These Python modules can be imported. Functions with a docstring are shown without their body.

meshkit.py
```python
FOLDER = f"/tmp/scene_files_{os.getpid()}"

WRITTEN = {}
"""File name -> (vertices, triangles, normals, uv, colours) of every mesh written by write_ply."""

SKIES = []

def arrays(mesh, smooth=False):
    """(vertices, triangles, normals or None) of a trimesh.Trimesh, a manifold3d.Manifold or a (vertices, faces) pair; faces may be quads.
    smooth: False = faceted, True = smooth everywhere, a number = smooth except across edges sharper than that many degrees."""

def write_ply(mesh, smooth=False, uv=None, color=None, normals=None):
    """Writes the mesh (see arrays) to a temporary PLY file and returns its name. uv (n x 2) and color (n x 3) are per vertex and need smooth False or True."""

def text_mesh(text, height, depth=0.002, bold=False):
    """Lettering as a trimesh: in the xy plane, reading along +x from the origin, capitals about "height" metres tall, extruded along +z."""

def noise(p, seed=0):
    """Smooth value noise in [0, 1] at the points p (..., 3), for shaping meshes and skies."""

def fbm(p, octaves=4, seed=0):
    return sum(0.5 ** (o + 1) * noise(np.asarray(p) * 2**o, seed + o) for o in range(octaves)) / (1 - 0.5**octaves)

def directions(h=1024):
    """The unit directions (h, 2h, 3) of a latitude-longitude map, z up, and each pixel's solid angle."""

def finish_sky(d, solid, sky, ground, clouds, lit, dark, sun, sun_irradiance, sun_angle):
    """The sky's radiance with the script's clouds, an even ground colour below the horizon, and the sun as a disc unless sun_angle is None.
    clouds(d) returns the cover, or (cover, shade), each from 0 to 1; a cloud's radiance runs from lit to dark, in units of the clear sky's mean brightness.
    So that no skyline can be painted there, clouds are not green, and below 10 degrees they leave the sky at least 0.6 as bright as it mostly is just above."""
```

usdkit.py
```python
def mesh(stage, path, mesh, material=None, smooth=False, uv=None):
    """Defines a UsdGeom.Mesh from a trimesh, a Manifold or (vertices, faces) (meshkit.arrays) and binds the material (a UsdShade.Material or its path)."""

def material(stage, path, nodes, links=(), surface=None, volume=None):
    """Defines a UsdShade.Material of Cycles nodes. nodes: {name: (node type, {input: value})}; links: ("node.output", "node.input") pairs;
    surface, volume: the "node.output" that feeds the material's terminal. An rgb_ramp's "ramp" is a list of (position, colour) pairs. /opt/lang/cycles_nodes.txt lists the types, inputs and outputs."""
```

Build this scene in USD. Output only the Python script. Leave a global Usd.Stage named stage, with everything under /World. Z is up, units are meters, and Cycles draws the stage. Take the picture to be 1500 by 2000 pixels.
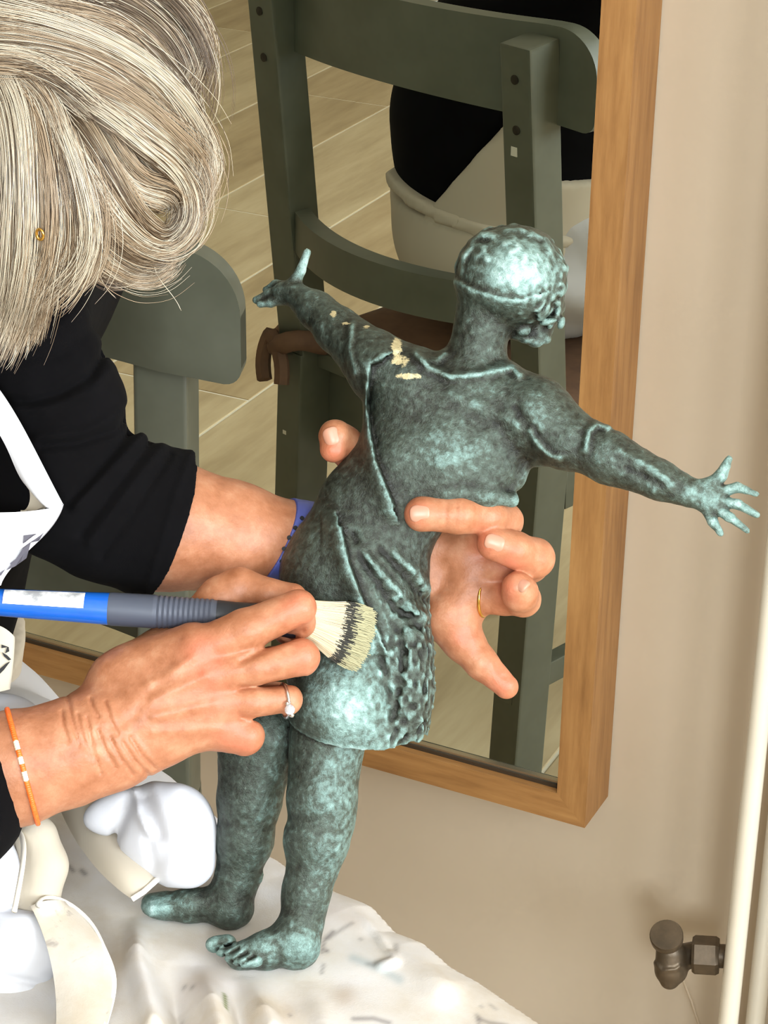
import math, numpy as np, trimesh, usdkit, meshkit
from pxr import Usd, UsdGeom, UsdLux, UsdShade, Gf, Sdf, Vt
EXPOSURE = -0.52
L_RIGHT, L_FRONT = 22.0, 62.0
stage = Usd.Stage.CreateInMemory()
UsdGeom.SetStageUpAxis(stage, UsdGeom.Tokens.z); UsdGeom.SetStageMetersPerUnit(stage, 1.0)
UsdGeom.Xform.Define(stage, '/World'); UsdGeom.Scope.Define(stage, '/World/Looks')
rng = np.random.default_rng(7)
# ---------------------------------------------------------------- camera (fitted to the photograph; x along the mirror wall, y into it)
FPX = 4300.0
PITCH, ROLL, YAW, CAMH = np.radians(26.2), np.radians(0.8), np.radians(26.0), 1.40
C = np.array([0, -1.63, CAMH])
_d = np.array([np.cos(YAW), np.sin(YAW), 0]); _fh = np.array([-np.sin(YAW), np.cos(YAW), 0])
FW = np.cos(PITCH) * _fh - np.sin(PITCH) * np.array([0, 0, 1.0]); _u = np.cross(_d, FW)
RT = np.cos(ROLL) * _d + np.sin(ROLL) * _u; UP = -np.sin(ROLL) * _d + np.cos(ROLL) * _u
cam = UsdGeom.Camera.Define(stage, '/World/camera')
cam.CreateHorizontalApertureAttr(36.0); cam.CreateVerticalApertureAttr(48.0); cam.CreateFocalLengthAttr(36.0 * FPX / 1500)
cam.CreateClippingRangeAttr(Gf.Vec2f(0.05, 100)); cam.CreateExposureAttr(EXPOSURE)
cam.CreateFStopAttr(0.0); cam.CreateFocusDistanceAttr(1.1)
cam.AddTransformOp().Set(Gf.Matrix4d(*RT, 0, *UP, 0, *(-FW), 0, *C, 1))
# ---------------------------------------------------------------- light: windows to the right and behind, pale room
def rect_light(name, pos, aim, w, h, power, col):
    l = UsdLux.RectLight.Define(stage, '/World/' + name)
    l.CreateWidthAttr(w); l.CreateHeightAttr(h); l.CreateIntensityAttr(power); l.CreateColorAttr(Gf.Vec3f(*col)); l.CreateNormalizeAttr(False)
    z = -(np.array(aim, float) - pos); z /= np.linalg.norm(z); x = np.cross([0, 0, 1.0], z); x /= np.linalg.norm(x); y = np.cross(z, x)
    l.AddTransformOp().Set(Gf.Matrix4d(*x, 0, *y, 0, *z, 0, *pos, 1))
dome = UsdLux.DomeLight.Define(stage, '/World/sky_dome'); dome.CreateIntensityAttr(1.0); dome.CreateColorAttr(Gf.Vec3f(0.75, 0.88, 1.0))
# window openings (see the room shell): daylight enters through each
rect_light('daylight_right', np.array([2.28, -1.65, 1.65]), np.array([0, -1.65, 1.45]), 1.7, 1.4, L_RIGHT, (0.86, 0.94, 1.0))
rect_light('daylight_front', np.array([1.3, -3.98, 2.25]), np.array([1.1, 0, 1.9]), 0.95, 1.0, L_FRONT, (0.86, 0.94, 1.0))

# ---------------------------------------------------------------- helpers
def ray(px, py): return (np.asarray(px, float)[..., None] - 750) / FPX * RT - (np.asarray(py, float)[..., None] - 1000) / FPX * UP + FW
def P(px, py, z): return C + np.asarray(z, float)[..., None] * ray(px, py)
def hit(px, py, ax, val):
    v = ray(px, py); return C + v * (val - C[ax]) / v[ax]
YM = -0.05                                      # the mirror's glass
def refl(q): q = np.array(q, float); q[..., 1] = 2 * YM - q[..., 1]; return q
used = {}
def numbered(parent, name):
    n = used.get((parent, name), 0); used[(parent, name)] = n + 1
    return f'{parent}/{name}' + (f'_{n:03d}' if n else '')
def tag(prim, label=None, cat=None, group=None, kind=None):
    for k, v in (('label', label), ('category', cat), ('group', group), ('kind', kind)):
        if v: prim.SetCustomDataByKey(k, v)
    return prim
def path_of(parent): return '/World' if parent is None else str(parent.GetPath())
def obj(name, mesh, mat, parent=None, smooth=30, label=None, cat=None, group=None, kind=None, attrs=None):
    m = usdkit.mesh(stage, numbered(path_of(parent), name), mesh, LOOK[mat], smooth=smooth)
    for k, v in (attrs or {}).items():
        v = np.asarray(v, np.float32)
        pv = UsdGeom.PrimvarsAPI(m).CreatePrimvar(k, Sdf.ValueTypeNames.FloatArray if v.ndim == 1 else Sdf.ValueTypeNames.Color3fArray, 'vertex')
        pv.Set(Vt.FloatArray.FromNumpy(v) if v.ndim == 1 else Vt.Vec3fArray.FromNumpy(v))
    if parent is None and kind is None and label is None: kind = 'structure'
    return tag(m.GetPrim(), label, cat, group, kind)
def thing(name, label=None, cat=None, loc=(0, 0, 0), rotz=0, group=None, kind=None):
    x = UsdGeom.Xform.Define(stage, numbered('/World', name)); x.AddTranslateOp().Set(Gf.Vec3d(*map(float, loc)))
    if rotz: x.AddRotateZOp().Set(float(rotz))
    return tag(x.GetPrim(), label, cat, group, kind)
def rel(mesh, loc):
    v, f, _ = meshkit.arrays(mesh, False); return (v - np.asarray(loc), f)
def box(lo, hi, b=0.0):
    """a box, its edges rounded by b"""
    lo, hi = np.array(lo, float), np.array(hi, float)
    if b <= 0: return trimesh.creation.box(bounds=[lo, hi])
    pts = []
    for s in np.ndindex(2, 2, 2):
        c = np.where(np.array(s) == 1, hi, lo)
        for k in range(3):
            e = np.where(np.array(s) == 1, -b, b).astype(float); e[k] = 0
            pts.append(c + e)
            q = np.where(np.array(s) == 1, -b, b) * 0.3; pts.append(c + q)
    return trimesh.convex.convex_hull(np.array(pts))
def bar(a, b, w, t, wdir, bev=0.0):
    """a straight rectangular bar from a to b, w wide along wdir, t thick across"""
    a, b, wdir = map(lambda q: np.array(q, float), (a, b, wdir))
    L = np.linalg.norm(b - a); z = (b - a) / L; x = wdir - z * (wdir @ z); x /= np.linalg.norm(x); y = np.cross(z, x)
    m = box((-w / 2, -t / 2, 0), (w / 2, t / 2, L), bev); T = np.eye(4); T[:3, 0], T[:3, 1], T[:3, 2], T[:3, 3] = x, y, z, a
    m.apply_transform(T); return m
def grid_mesh(G, closed_u=False, closed_v=False):
    """(n, m, 3) points as a quad grid"""
    n, m = G.shape[:2]; idx = np.arange(n * m).reshape(n, m)
    a = idx if not closed_u else np.vstack([idx, idx[:1]]); a = a if not closed_v else np.hstack([a, a[:, :1]])
    q = np.stack([a[:-1, :-1], a[1:, :-1], a[1:, 1:], a[:-1, 1:]], -1).reshape(-1, 4)
    return trimesh.Trimesh(G.reshape(-1, 3), np.vstack([q[:, [0, 1, 2]], q[:, [0, 2, 3]]]), process=False)
def sheet(G, thick):
    """a cloth of real thickness from a grid of points"""
    m = grid_mesh(G); N = np.zeros_like(G); n = np.cross(np.gradient(G, axis=0), np.gradient(G, axis=1)); n /= np.linalg.norm(n, axis=-1, keepdims=True) + 1e-12
    A, B = G + n * thick / 2, G - n * thick / 2
    return grid_mesh(np.concatenate([np.concatenate([A, B[:, ::-1]], 1)], 0), closed_v=True) if True else m
def spline(pts, n):
    from scipy.interpolate import PchipInterpolator, CubicSpline
    pts = np.asarray(pts, float); t = np.r_[0, np.cumsum(np.linalg.norm(np.diff(pts[:, :3], axis=0), axis=1))]
    return (CubicSpline if len(pts) > 2 else PchipInterpolator)(t / t[-1], pts)(np.linspace(0, 1, n))
def tube(pts, rad, n=10, cap=True, closed=False):
    pts = np.asarray(pts, float); rad = np.broadcast_to(np.asarray(rad, float), (len(pts),))
    t = np.gradient(pts, axis=0) if not closed else np.roll(pts, -1, 0) - np.roll(pts, 1, 0)
    t /= np.linalg.norm(t, axis=1, keepdims=True)
    x = np.cross(t[0], [0.3, 0.5, 0.8]); X = []
    for k in range(len(pts)):
        x = x - t[k] * (x @ t[k]); x /= np.linalg.norm(x); X.append(x)
    X = np.array(X); Y = np.cross(t, X); a = np.linspace(0, 2 * np.pi, n, endpoint=False)
    G = pts[:, None] + rad[:, None, None] * (np.cos(a)[None, :, None] * X[:, None] + np.sin(a)[None, :, None] * Y[:, None])
    m = grid_mesh(G, closed_u=closed, closed_v=True)
    if cap and not closed:
        k = len(m.vertices); v = np.vstack([m.vertices, pts[:1], pts[-1:]]); f = [m.faces]; i = np.arange(n); e = (len(pts) - 1) * n
        f.append(np.stack([np.full(n, k), (i + 1) % n, i], 1)); f.append(np.stack([np.full(n, k + 1), e + i, e + (i + 1) % n], 1))
        m = trimesh.Trimesh(v, np.vstack(f), process=False)
    m.fix_normals() if len(m.faces) < 3000 else None
    return m
def lathe(profile, base, axis, n=32):
    """profile [(r, h)] turned about an axis from base"""
    axis = np.array(axis, float) / np.linalg.norm(axis); x = np.cross(axis, [0.31, 0.2, 0.9]); x /= np.linalg.norm(x); y = np.cross(axis, x)
    a = np.linspace(0, 2 * np.pi, n, endpoint=False); pr = np.array(profile, float)
    G = np.asarray(base) + pr[:, 1][:, None, None] * axis + pr[:, 0][:, None, None] * (np.cos(a)[None, :, None] * x + np.sin(a)[None, :, None] * y)
    m = grid_mesh(G, closed_v=True); m.fix_normals(); return m
cat = trimesh.util.concatenate

# ---------------------------------------------------------------- smooth solids: signed distances blended on a grid, meshed by surface nets
class Blob:
    """a solid authored in picture units: (x, y, dz), dz counted away from the camera from the distance z0, all in pixels at that distance"""
    def __init__(self, lo, hi, h, z0):
        self.z0, self.h, self.lo = z0, h, np.array(lo, float)
        self.ax = [np.arange(l, u + h, h, dtype=np.float32) for l, u in zip(lo, hi)]
        self.f = np.full([len(a) for a in self.ax], 60.0, np.float32)
    def win(self, lo, hi):
        sl = []
        for a, l, u in zip(self.ax, lo, hi):
            i, j = np.searchsorted(a, l), np.searchsorted(a, u)
            if j - i < 1: return None
            sl.append(slice(i, j))
        return tuple(sl), np.meshgrid(*[a[s] for a, s in zip(self.ax, sl)], indexing='ij', sparse=True)
    def put(self, sl, d, k, op):
        f = self.f[sl]
        if op == '-': f, d = -f, d
        if k > 0:
            h = np.maximum(k - np.abs(f - d), 0) / k; r = np.minimum(f, d) - h * h * k * 0.25
        else: r = np.minimum(f, d)
        self.f[sl] = -r if op == '-' else r
    def cone(self, a, ra, b, rb, k=0, op='+', flat=None):
        """flat = (direction, factor): squashes the section along a direction"""
        a, b = np.array(a, float), np.array(b, float); R = max(ra, rb) * (1.0 if flat is None else max(1, 1)) + k + 8
        w = self.win(np.minimum(a, b) - R, np.maximum(a, b) + R)
        if w is None: return self
        sl, (X, Y, Z) = w; v = b - a; L = v @ v + 1e-9
        px, py, pz = X - a[0], Y - a[1], Z - a[2]
        t = np.clip((px * v[0] + py * v[1] + pz * v[2]) / L, 0, 1)
        qx, qy, qz = px - t * v[0], py - t * v[1], pz - t * v[2]
        if flat is not None:
            n, fac = np.array(flat[0], float), flat[1]; n /= np.linalg.norm(n)
            c = (qx * n[0] + qy * n[1] + qz * n[2]) * (1 / fac - 1); qx, qy, qz = qx + c * n[0], qy + c * n[1], qz + c * n[2]
        d = np.sqrt(qx * qx + qy * qy + qz * qz) - (ra + t * (rb - ra))
        self.put(sl, d.astype(np.float32), k, op); return self
    def chain(self, pts, k=0, kj=None, op='+', flat=None):
        """pts: (x, y, dz, r) joints"""
        for a, b in zip(pts[:-1], pts[1:]):
            self.cone(a[:3], a[3], b[:3], b[3], k if a is pts[0] else (kj if kj is not None else 6), op, flat)
        return self
    def ell(self, c, r, k=0, op='+', rot=None):
        c, r = np.array(c, float), np.array(r, float); R = r.max() + k + 8
        w = self.win(c - R, c + R)
        if w is None: return self
        sl, (X, Y, Z) = w; p = [X - c[0], Y - c[1], Z - c[2]]
        if rot is not None:
            M = rotm(*rot).T; p = [M[i, 0] * p[0] + M[i, 1] * p[1] + M[i, 2] * p[2] for i in range(3)]
        k0 = np.sqrt(sum((q / s) ** 2 for q, s in zip(p, r))); k1 = np.sqrt(sum((q / s ** 2) ** 2 for q, s in zip(p, r)))
        d = np.where(k1 > 1e-6, k0 * (k0 - 1) / np.maximum(k1, 1e-6), -r.min())
        self.put(sl, d.astype(np.float32), k, op); return self
    def cut(self, n, c, lo, hi):
        """removes what lies beyond a plane, inside a box"""
        w = self.win(lo, hi)
        if w is None: return self
        sl, (X, Y, Z) = w; L = np.linalg.norm(n)
        d = ((X - c[0]) * n[0] + (Y - c[1]) * n[1] + (Z - c[2]) * n[2]) / L
        self.f[sl] = np.maximum(self.f[sl], d.astype(np.float32)); return self
    def band(self, fn, lo=None, hi=None, width=14):
        """adds fn(points) to the distance near the surface"""
        w = self.win(lo if lo is not None else [a[0] for a in self.ax], hi if hi is not None else [a[-1] + 1 for a in self.ax])
        if w is None: return self
        sl, _ = w; f = self.f[sl]; m = np.abs(f) < width; i = np.nonzero(m)
        p = np.stack([a[s][j] for a, s, j in zip(self.ax, sl, i)], 1)
        f[i] += fn(p).astype(np.float32); return self
    def ridge(self, pts, r, amp, sharp=1.0, width=14):
        """a raised (amp > 0) or cut line along px points, soft over r"""
        pts = np.asarray(pts, float); q = pts[:, :3]; lo, hi = q.min(0) - 3 * r - 4, q.max(0) + 3 * r + 4
        def fn(p):
            d = np.full(len(p), 1e9)
            for a, b in zip(q[:-1], q[1:]):
                v = b - a; t = np.clip((p - a) @ v / (v @ v + 1e-9), 0, 1); d = np.minimum(d, np.linalg.norm(p - a - t[:, None] * v, axis=1))
            return -amp * np.exp(-(d / r) ** 2)
        return self.band(fn, lo, hi, width)
    def ridge2(self, pts, r, amp, zlo=-400, zhi=400, width=14, step=False):
        """the same, measured in the picture plane only; step: one side raised"""
        q = np.asarray(pts, float)[:, :2]; lo, hi = np.r_[q.min(0) - 4 * r - 4, zlo], np.r_[q.max(0) + 4 * r + 4, zhi]
        def fn(p):
            d = np.full(len(p), 1e9); s = np.zeros(len(p))
            for a, b in zip(q[:-1], q[1:]):
                v = b - a; w = p[:, :2] - a; t = np.clip(w @ v / (v @ v + 1e-9), 0, 1); dd = np.linalg.norm(w - t[:, None] * v, axis=1)
                sg = np.sign(v[0] * w[:, 1] - v[1] * w[:, 0]); m = dd < d; d = np.where(m, dd, d); s = np.where(m, sg, s)
            if step: return -amp * np.where(s > 0, np.exp(-(d / (3.2 * r)) ** 2), np.exp(-(d / (0.5 * r)) ** 2))
            return -amp * np.exp(-(d / r) ** 2)
        return self.band(fn, lo, hi, width)
    def front(self, x, y):
        """dz of the first surface met at a picture point"""
        i, j = (int(round((v - l) / self.h)) for v, l in zip((x, y), self.lo[:2])); c = self.f[i, j]; k = int(np.argmax(c < 0))
        return float(self.ax[2][k - 1] + self.h * c[k - 1] / (c[k - 1] - c[k]))
    def mesh(self):
        """(vertices in picture units, quads)"""
        f = self.f; s = f < 0; n = np.array(f.shape)
        c = np.zeros(n - 1, np.int8)
        for o in np.ndindex(2, 2, 2): c += s[o[0]:n[0] - 1 + o[0], o[1]:n[1] - 1 + o[1], o[2]:n[2] - 1 + o[2]]
        I = np.nonzero((c > 0) & (c < 8)); ids = np.full(n - 1, -1, np.int32); ids[I] = np.arange(len(I[0]))
        base = np.stack(I, 1); acc = np.zeros((len(base), 3)); cnt = np.zeros(len(base))
        cor = list(np.ndindex(2, 2, 2))
        val = {o: f[base[:, 0] + o[0], base[:, 1] + o[1], base[:, 2] + o[2]] for o in cor}
        for o in cor:
            for ax in range(3):
                if o[ax] == 0:
                    e = list(o); e[ax] = 1; a, b = val[o], val[tuple(e)]; m = (a < 0) != (b < 0)
                    t = a[m] / (a[m] - b[m]); q = np.tile(np.array(o, float), (m.sum(), 1)); q[:, ax] = t
                    acc[m] += q; cnt[m] += 1
        v = (base + acc / cnt[:, None]) * self.h + self.lo
        faces = []
        for ax in range(3):
            u, w = (ax + 1) % 3, (ax + 2) % 3
            a = [slice(None)] * 3; b = [slice(None)] * 3; a[ax] = slice(0, n[ax] - 1); b[ax] = slice(1, n[ax])
            sa, sb = s[tuple(a)], s[tuple(b)]; E = np.stack(np.nonzero(sa != sb), 1)
            ok = (E[:, u] > 0) & (E[:, w] > 0) & (E[:, u] < n[u] - 1) & (E[:, w] < n[w] - 1); E = E[ok]
            def cell(du, dw):
                q = E.copy(); q[:, u] += du; q[:, w] += dw; return ids[q[:, 0], q[:, 1], q[:, 2]]
            quad = np.stack([cell(-1, -1), cell(0, -1), cell(0, 0), cell(-1, 0)], 1)
            flip = ~sa[E[:, 0], E[:, 1], E[:, 2]]
            quad[flip] = quad[flip][:, ::-1]; faces.append(quad)
        q = np.vstack(faces)
        return v, q
    def world(self, v):
        if self.z0 is None: return v / 1000.0            # authored in millimetres of the room
        z = self.z0 * (1 + v[:, 2] / FPX); return P(v[:, 0], v[:, 1], z)
    def build(self):
        """(trimesh in the world, picture-unit vertices)"""
        v, q = self.mesh(); t = np.vstack([q[:, [0, 1, 2]], q[:, [0, 2, 3]]])
        W = self.world(v); a, b, c = W[t[:40000, 0]], W[t[:40000, 1]], W[t[:40000, 2]]
        m = trimesh.Trimesh(W, t, process=False)
        if m.volume < 0: m = trimesh.Trimesh(W, t[:, ::-1], process=False)
        return m, v
def to_px(q, z0):
    """a room point in picture units"""
    q = np.asarray(q, float) - C; z = q @ FW; return np.stack([750 + FPX * (q @ RT) / z, 1000 - FPX * (q @ UP) / z, (z / z0 - 1) * FPX], -1)
def rotm(rx, ry, rz):
    rx, ry, rz = np.radians([rx, ry, rz]); cx, sx, cy, sy, cz, sz = np.cos(rx), np.sin(rx), np.cos(ry), np.sin(ry), np.cos(rz), np.sin(rz)
    return np.array([[cz, -sz, 0], [sz, cz, 0], [0, 0, 1]]) @ np.array([[cy, 0, sy], [0, 1, 0], [-sy, 0, cy]]) @ np.array([[1, 0, 0], [0, cx, -sx], [0, sx, cx]])
def fb(p, s, o=4, seed=0): return meshkit.fbm(np.asarray(p) / s, o, seed) - 0.5
# ---------------------------------------------------------------- materials
LOOK = {}
def look(name, nodes, links=(), surface='p.BSDF'):
    LOOK[name] = usdkit.material(stage, '/World/Looks/' + name, nodes, list(links), surface=surface)
def lin(h):
    c = np.array([int(h[i:i + 2], 16) for i in (0, 2, 4)]) / 255.0
    return tuple(np.where(c < 0.04045, c / 12.92, ((c + 0.055) / 1.055) ** 2.4))
def plain(name, col, rough=0.5, **kw):
    look(name, {'p': ('principled_bsdf', {'base_color': lin(col), 'roughness': rough, **kw})})
def mottled(name, cols, scale, rough=0.5, bump=0.0, bump_scale=None, stretch=(1, 1, 1), detail=5, dist=0.002, **kw):
    """a noise between colours, object space, with fine relief"""
    nodes = {'g': ('geometry', {}), 'm': ('mapping', {'scale': stretch}), 'n': ('noise_texture', {'scale': scale, 'detail': detail, 'roughness': 0.6}),
             'r': ('rgb_ramp', {'ramp': [(a, lin(c)) for a, c in cols]}), 'p': ('principled_bsdf', {'roughness': rough, **kw})}
    links = [('g.position', 'm.vector'), ('m.vector', 'n.vector'), ('n.fac', 'r.fac'), ('r.color', 'p.base_color')]
    if bump:
        nodes['n2'] = ('noise_texture', {'scale': bump_scale or scale * 4, 'detail': 4}); nodes['b'] = ('bump', {'strength': bump, 'distance': dist})
        links += [('m.vector', 'n2.vector'), ('n2.fac', 'b.height'), ('b.normal', 'p.normal')]
    look(name, nodes, links)
mottled('wall_paint', [(0.3, 'bfae97'), (0.7, 'c7b69f')], 3, 0.75, 0.12, 900, dist=0.0004)
plain('wall_white', 'c6bca8', 0.8)
plain('ceiling_white', 'efece6', 0.85)
mottled('oak', [(0.25, '80572e'), (0.5, '9c6f3f'), (0.75, 'ad804c')], 14, 0.5, 0.25, 60, stretch=(6, 6, 0.6), dist=0.0006)
mottled('oak_flat', [(0.25, '80572e'), (0.5, '9c6f3f'), (0.75, 'ad804c')], 14, 0.5, 0.25, 60, stretch=(0.6, 6, 6), dist=0.0006)
for i, cs in enumerate((('a08a68', 'b5a07d', 'c4b08d'), ('98815f', 'ad9672', 'bda783'), ('a6916f', 'baa582', 'c8b592'))):
    mottled('plank_' + 'abc'[i], [(0.25, cs[0]), (0.5, cs[1]), (0.75, cs[2])], 5, 0.42, 0.1, 40, stretch=(5, 0.7, 5), dist=0.001)
plain('grout', 'd9cfba', 0.9)
mottled('chair_paint', [(0.3, '4e4f41'), (0.7, '595a4c')], 20, 0.42, 0.12, 120, dist=0.0006)
plain('chair_chip', 'c9c3b2', 0.6)
plain('screw', '3a3630', 0.4, metallic=0.8)
mottled('cushion', [(0.3, '553a28'), (0.7, '684a34')], 40, 0.85, 0.2, 500, dist=0.0006)
look('mirror', {'p': ('principled_bsdf', {'base_color': (0.80, 0.84, 0.78), 'metallic': 1.0, 'roughness': 0.0})})
plain('mirror_bevel', 'b9b4a2', 0.15, metallic=0.9); plain('gap_dark', '3a2c1c', .6)
mottled('radiator_paint', [(0.3, 'd8cebb'), (0.7, 'ddd4c2')], 8, 0.22, 0, coat_weight=0.3)
mottled('old_brass', [(0.3, '4e4335'), (0.7, '665745')], 60, 0.42, 0.15, 300, dist=0.0005, metallic=0.55)
# ---------------------------------------------------------------- the room
X0, X1, Y0, Y1, ZC = -4.2, 2.3, -4.0, 0.0, 3.0; ZF = -.02
obj('wall_back', box((X0 - .1, 0, ZF), (X1 + .1, .1, ZC)), 'wall_paint')
obj('wall_left', box((X0 - .1, Y0, ZF), (X0, 0, ZC)), 'wall_white')
def pierced(lo, hi, ax, u0, u1, z0, z1):
    """a wall box with a window opening"""
    ux, out = ax, []
    def b(a0, a1, c0, c1):
        l, h = np.array(lo, float), np.array(hi, float); l[ux], h[ux], l[2], h[2] = a0, a1, c0, c1; out.append(box(l, h))
    b(lo[ux], u0, lo[2], hi[2]); b(u1, hi[ux], lo[2], hi[2]); b(u0, u1, lo[2], z0); b(u0, u1, z1, hi[2]); return cat(out)
obj('wall_right', pierced((X1, Y0, ZF), (X1 + .1, 0, ZC), 1, -2.6, -0.7, 0.8, 2.3), 'wall_white')
obj('wall_front', pierced((X0, Y0 - .1, ZF), (X1, Y0, ZC), 0, 0.75, 1.85, 1.65, 2.85), 'wall_white')
obj('ceiling', box((X0 - .1, Y0 - .1, ZC), (X1 + .1, .1, ZC + .05)), 'ceiling_white')
def window(ax, pos, u0, u1, z0, z1, n):
    t = thing(f'window_{n}', kind='structure'); ps = []
    def b(a0, a1, c0, c1):
        l, h = np.zeros(3), np.zeros(3); l[ax], h[ax] = pos - .02, pos + .02; l[1 - ax], h[1 - ax], l[2], h[2] = a0, a1, c0, c1; return box(l, h, .004)
    obj('window_frame', cat([b(u0, u0 + .06, z0, z1), b(u1 - .06, u1, z0, z1), b(u0, u1, z0, z0 + .06), b(u0, u1, z1 - .06, z1), b((u0 + u1) / 2 - .03, (u0 + u1) / 2 + .03, z0, z1)]), 'ceiling_white', t)
window(0, X1 + .06, -2.6, -0.7, 0.8, 2.3, 1); window(1, Y0 - .06, 0.75, 1.85, 1.65, 2.85, 2)
# floor: wood-look boards running away from the wall, pale joints
fl = thing('floor', kind='structure')
obj('grout', box((X0, Y0, ZF - .06), (X1, Y1, ZF - .0012)), 'grout', fl, smooth=False)
PW, JW = 0.2835, 0.0045; x = -2.7756 - 6 * PW; k = 0; far = []
while x < X1:
    y = Y0 - rng.uniform(0, 1.1) if not k else Y0 - (0.37 * k) % 1.2
    while y < Y1:
        a, b = max(x, X0), min(x + PW, X1); c, d = max(y, Y0), min(y + 1.2, Y1)
        if b - a > .02 and d - c > .02:
            m = box((a + JW / 2, c + JW / 2, ZF - .02), (b - JW / 2, d - JW / 2, ZF), .0015); mt = 'plank_' + 'abc'[int(rng.integers(3))]
            obj('plank', m, mt, fl, smooth=False)
        y += 1.2
    x += PW; k += 1
# ---------------------------------------------------------------- mirror in its oak box frame
FX1, FZ0, FX0, FZ1, FT = -0.560, 0.270, -1.56, 1.80, 0.0285
YF = -0.060
mi = thing('mirror', 'tall wall mirror in a light oak box frame behind the bronze figure', 'mirror', ((FX0 + FX1) / 2, 0, FZ0)); L0 = np.array([(FX0 + FX1) / 2, 0, FZ0])
def prism(poly, y0, y1):
    """polygon in x, z between two depths"""
    n = len(poly); v = np.array([[p[0], y, p[1]] for y in (y0, y1) for p in poly]); return trimesh.convex.convex_hull(v)
e = FT
for nm, poly, mt in (('frame_side', [(FX1, FZ0), (FX1, FZ1), (FX1 - e, FZ1 - e), (FX1 - e, FZ0 + e)], 'oak'), ('frame_side', [(FX0, FZ0), (FX0, FZ1), (FX0 + e, FZ1 - e), (FX0 + e, FZ0 + e)], 'oak'),
                     ('frame_bottom', [(FX0, FZ0), (FX1, FZ0), (FX1 - e, FZ0 + e), (FX0 + e, FZ0 + e)], 'oak_flat'), ('frame_top', [(FX0, FZ1), (FX1, FZ1), (FX1 - e, FZ1 - e), (FX0 + e, FZ1 - e)], 'oak_flat')):
    obj(nm, rel(prism(poly, YF, -.002), L0), mt, mi)
obj('glass', rel(box((FX0 + e - .001, YM, FZ0 + e - .001), (FX1 - e + .001, YM + .005, FZ1 - e + .001)), L0), 'mirror', mi, smooth=False, label='silvered mirror glass')
for nm, y0, y1, h0, h1, mt in (('gap_strip', YM - .0025, YM - .0004, .0, .0035, 'gap_dark'), ('glass_bevel', YM - .0008, YM - .0002, .0035, .010, 'mirror_bevel')):  # dark strip stands in for the shaded gap between frame and glass
    obj(nm, rel(box((FX0 + e + h1, y0, FZ0 + e + h0), (FX1 - e - h0, y1, FZ0 + e + h1)), L0), mt, mi, smooth=False)
# ---------------------------------------------------------------- cream column radiator with its bronze valve
xt = float(hit(1437, 1850, 1, -.115)[0]); TR = 0.0088
ra = thing('radiator', 'cream column radiator with upright tubes at the right edge', 'radiator', (xt, -.09, 0)); L0 = np.array([xt, -.09, 0])
for i in range(5):
    for yy in (-.115, -.066):
        obj('tube', rel(tube([(xt + i * .047 + (0 if yy < -.1 else .012), yy, .05), (xt + i * .047 + (0 if yy < -.1 else .012), yy, 1.3)], TR, 24), L0), 'radiator_paint', ra, smooth=60)
for zz in (0.035, 1.3): obj('header', rel(box((xt - .022, -.135, zz - .02), (xt + 4 * .047 + .022, -.046, zz + .02), .012), L0), 'radiator_paint', ra)
def VP(px, py, off=0.0): return hit(px, py, 1, -.112 - off)
vo = VP(1310, 1880); va = thing('radiator_valve', 'dark bronze radiator valve with round cap beside the cream radiator', 'valve', vo); s1 = 1.0 / 2260
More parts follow.
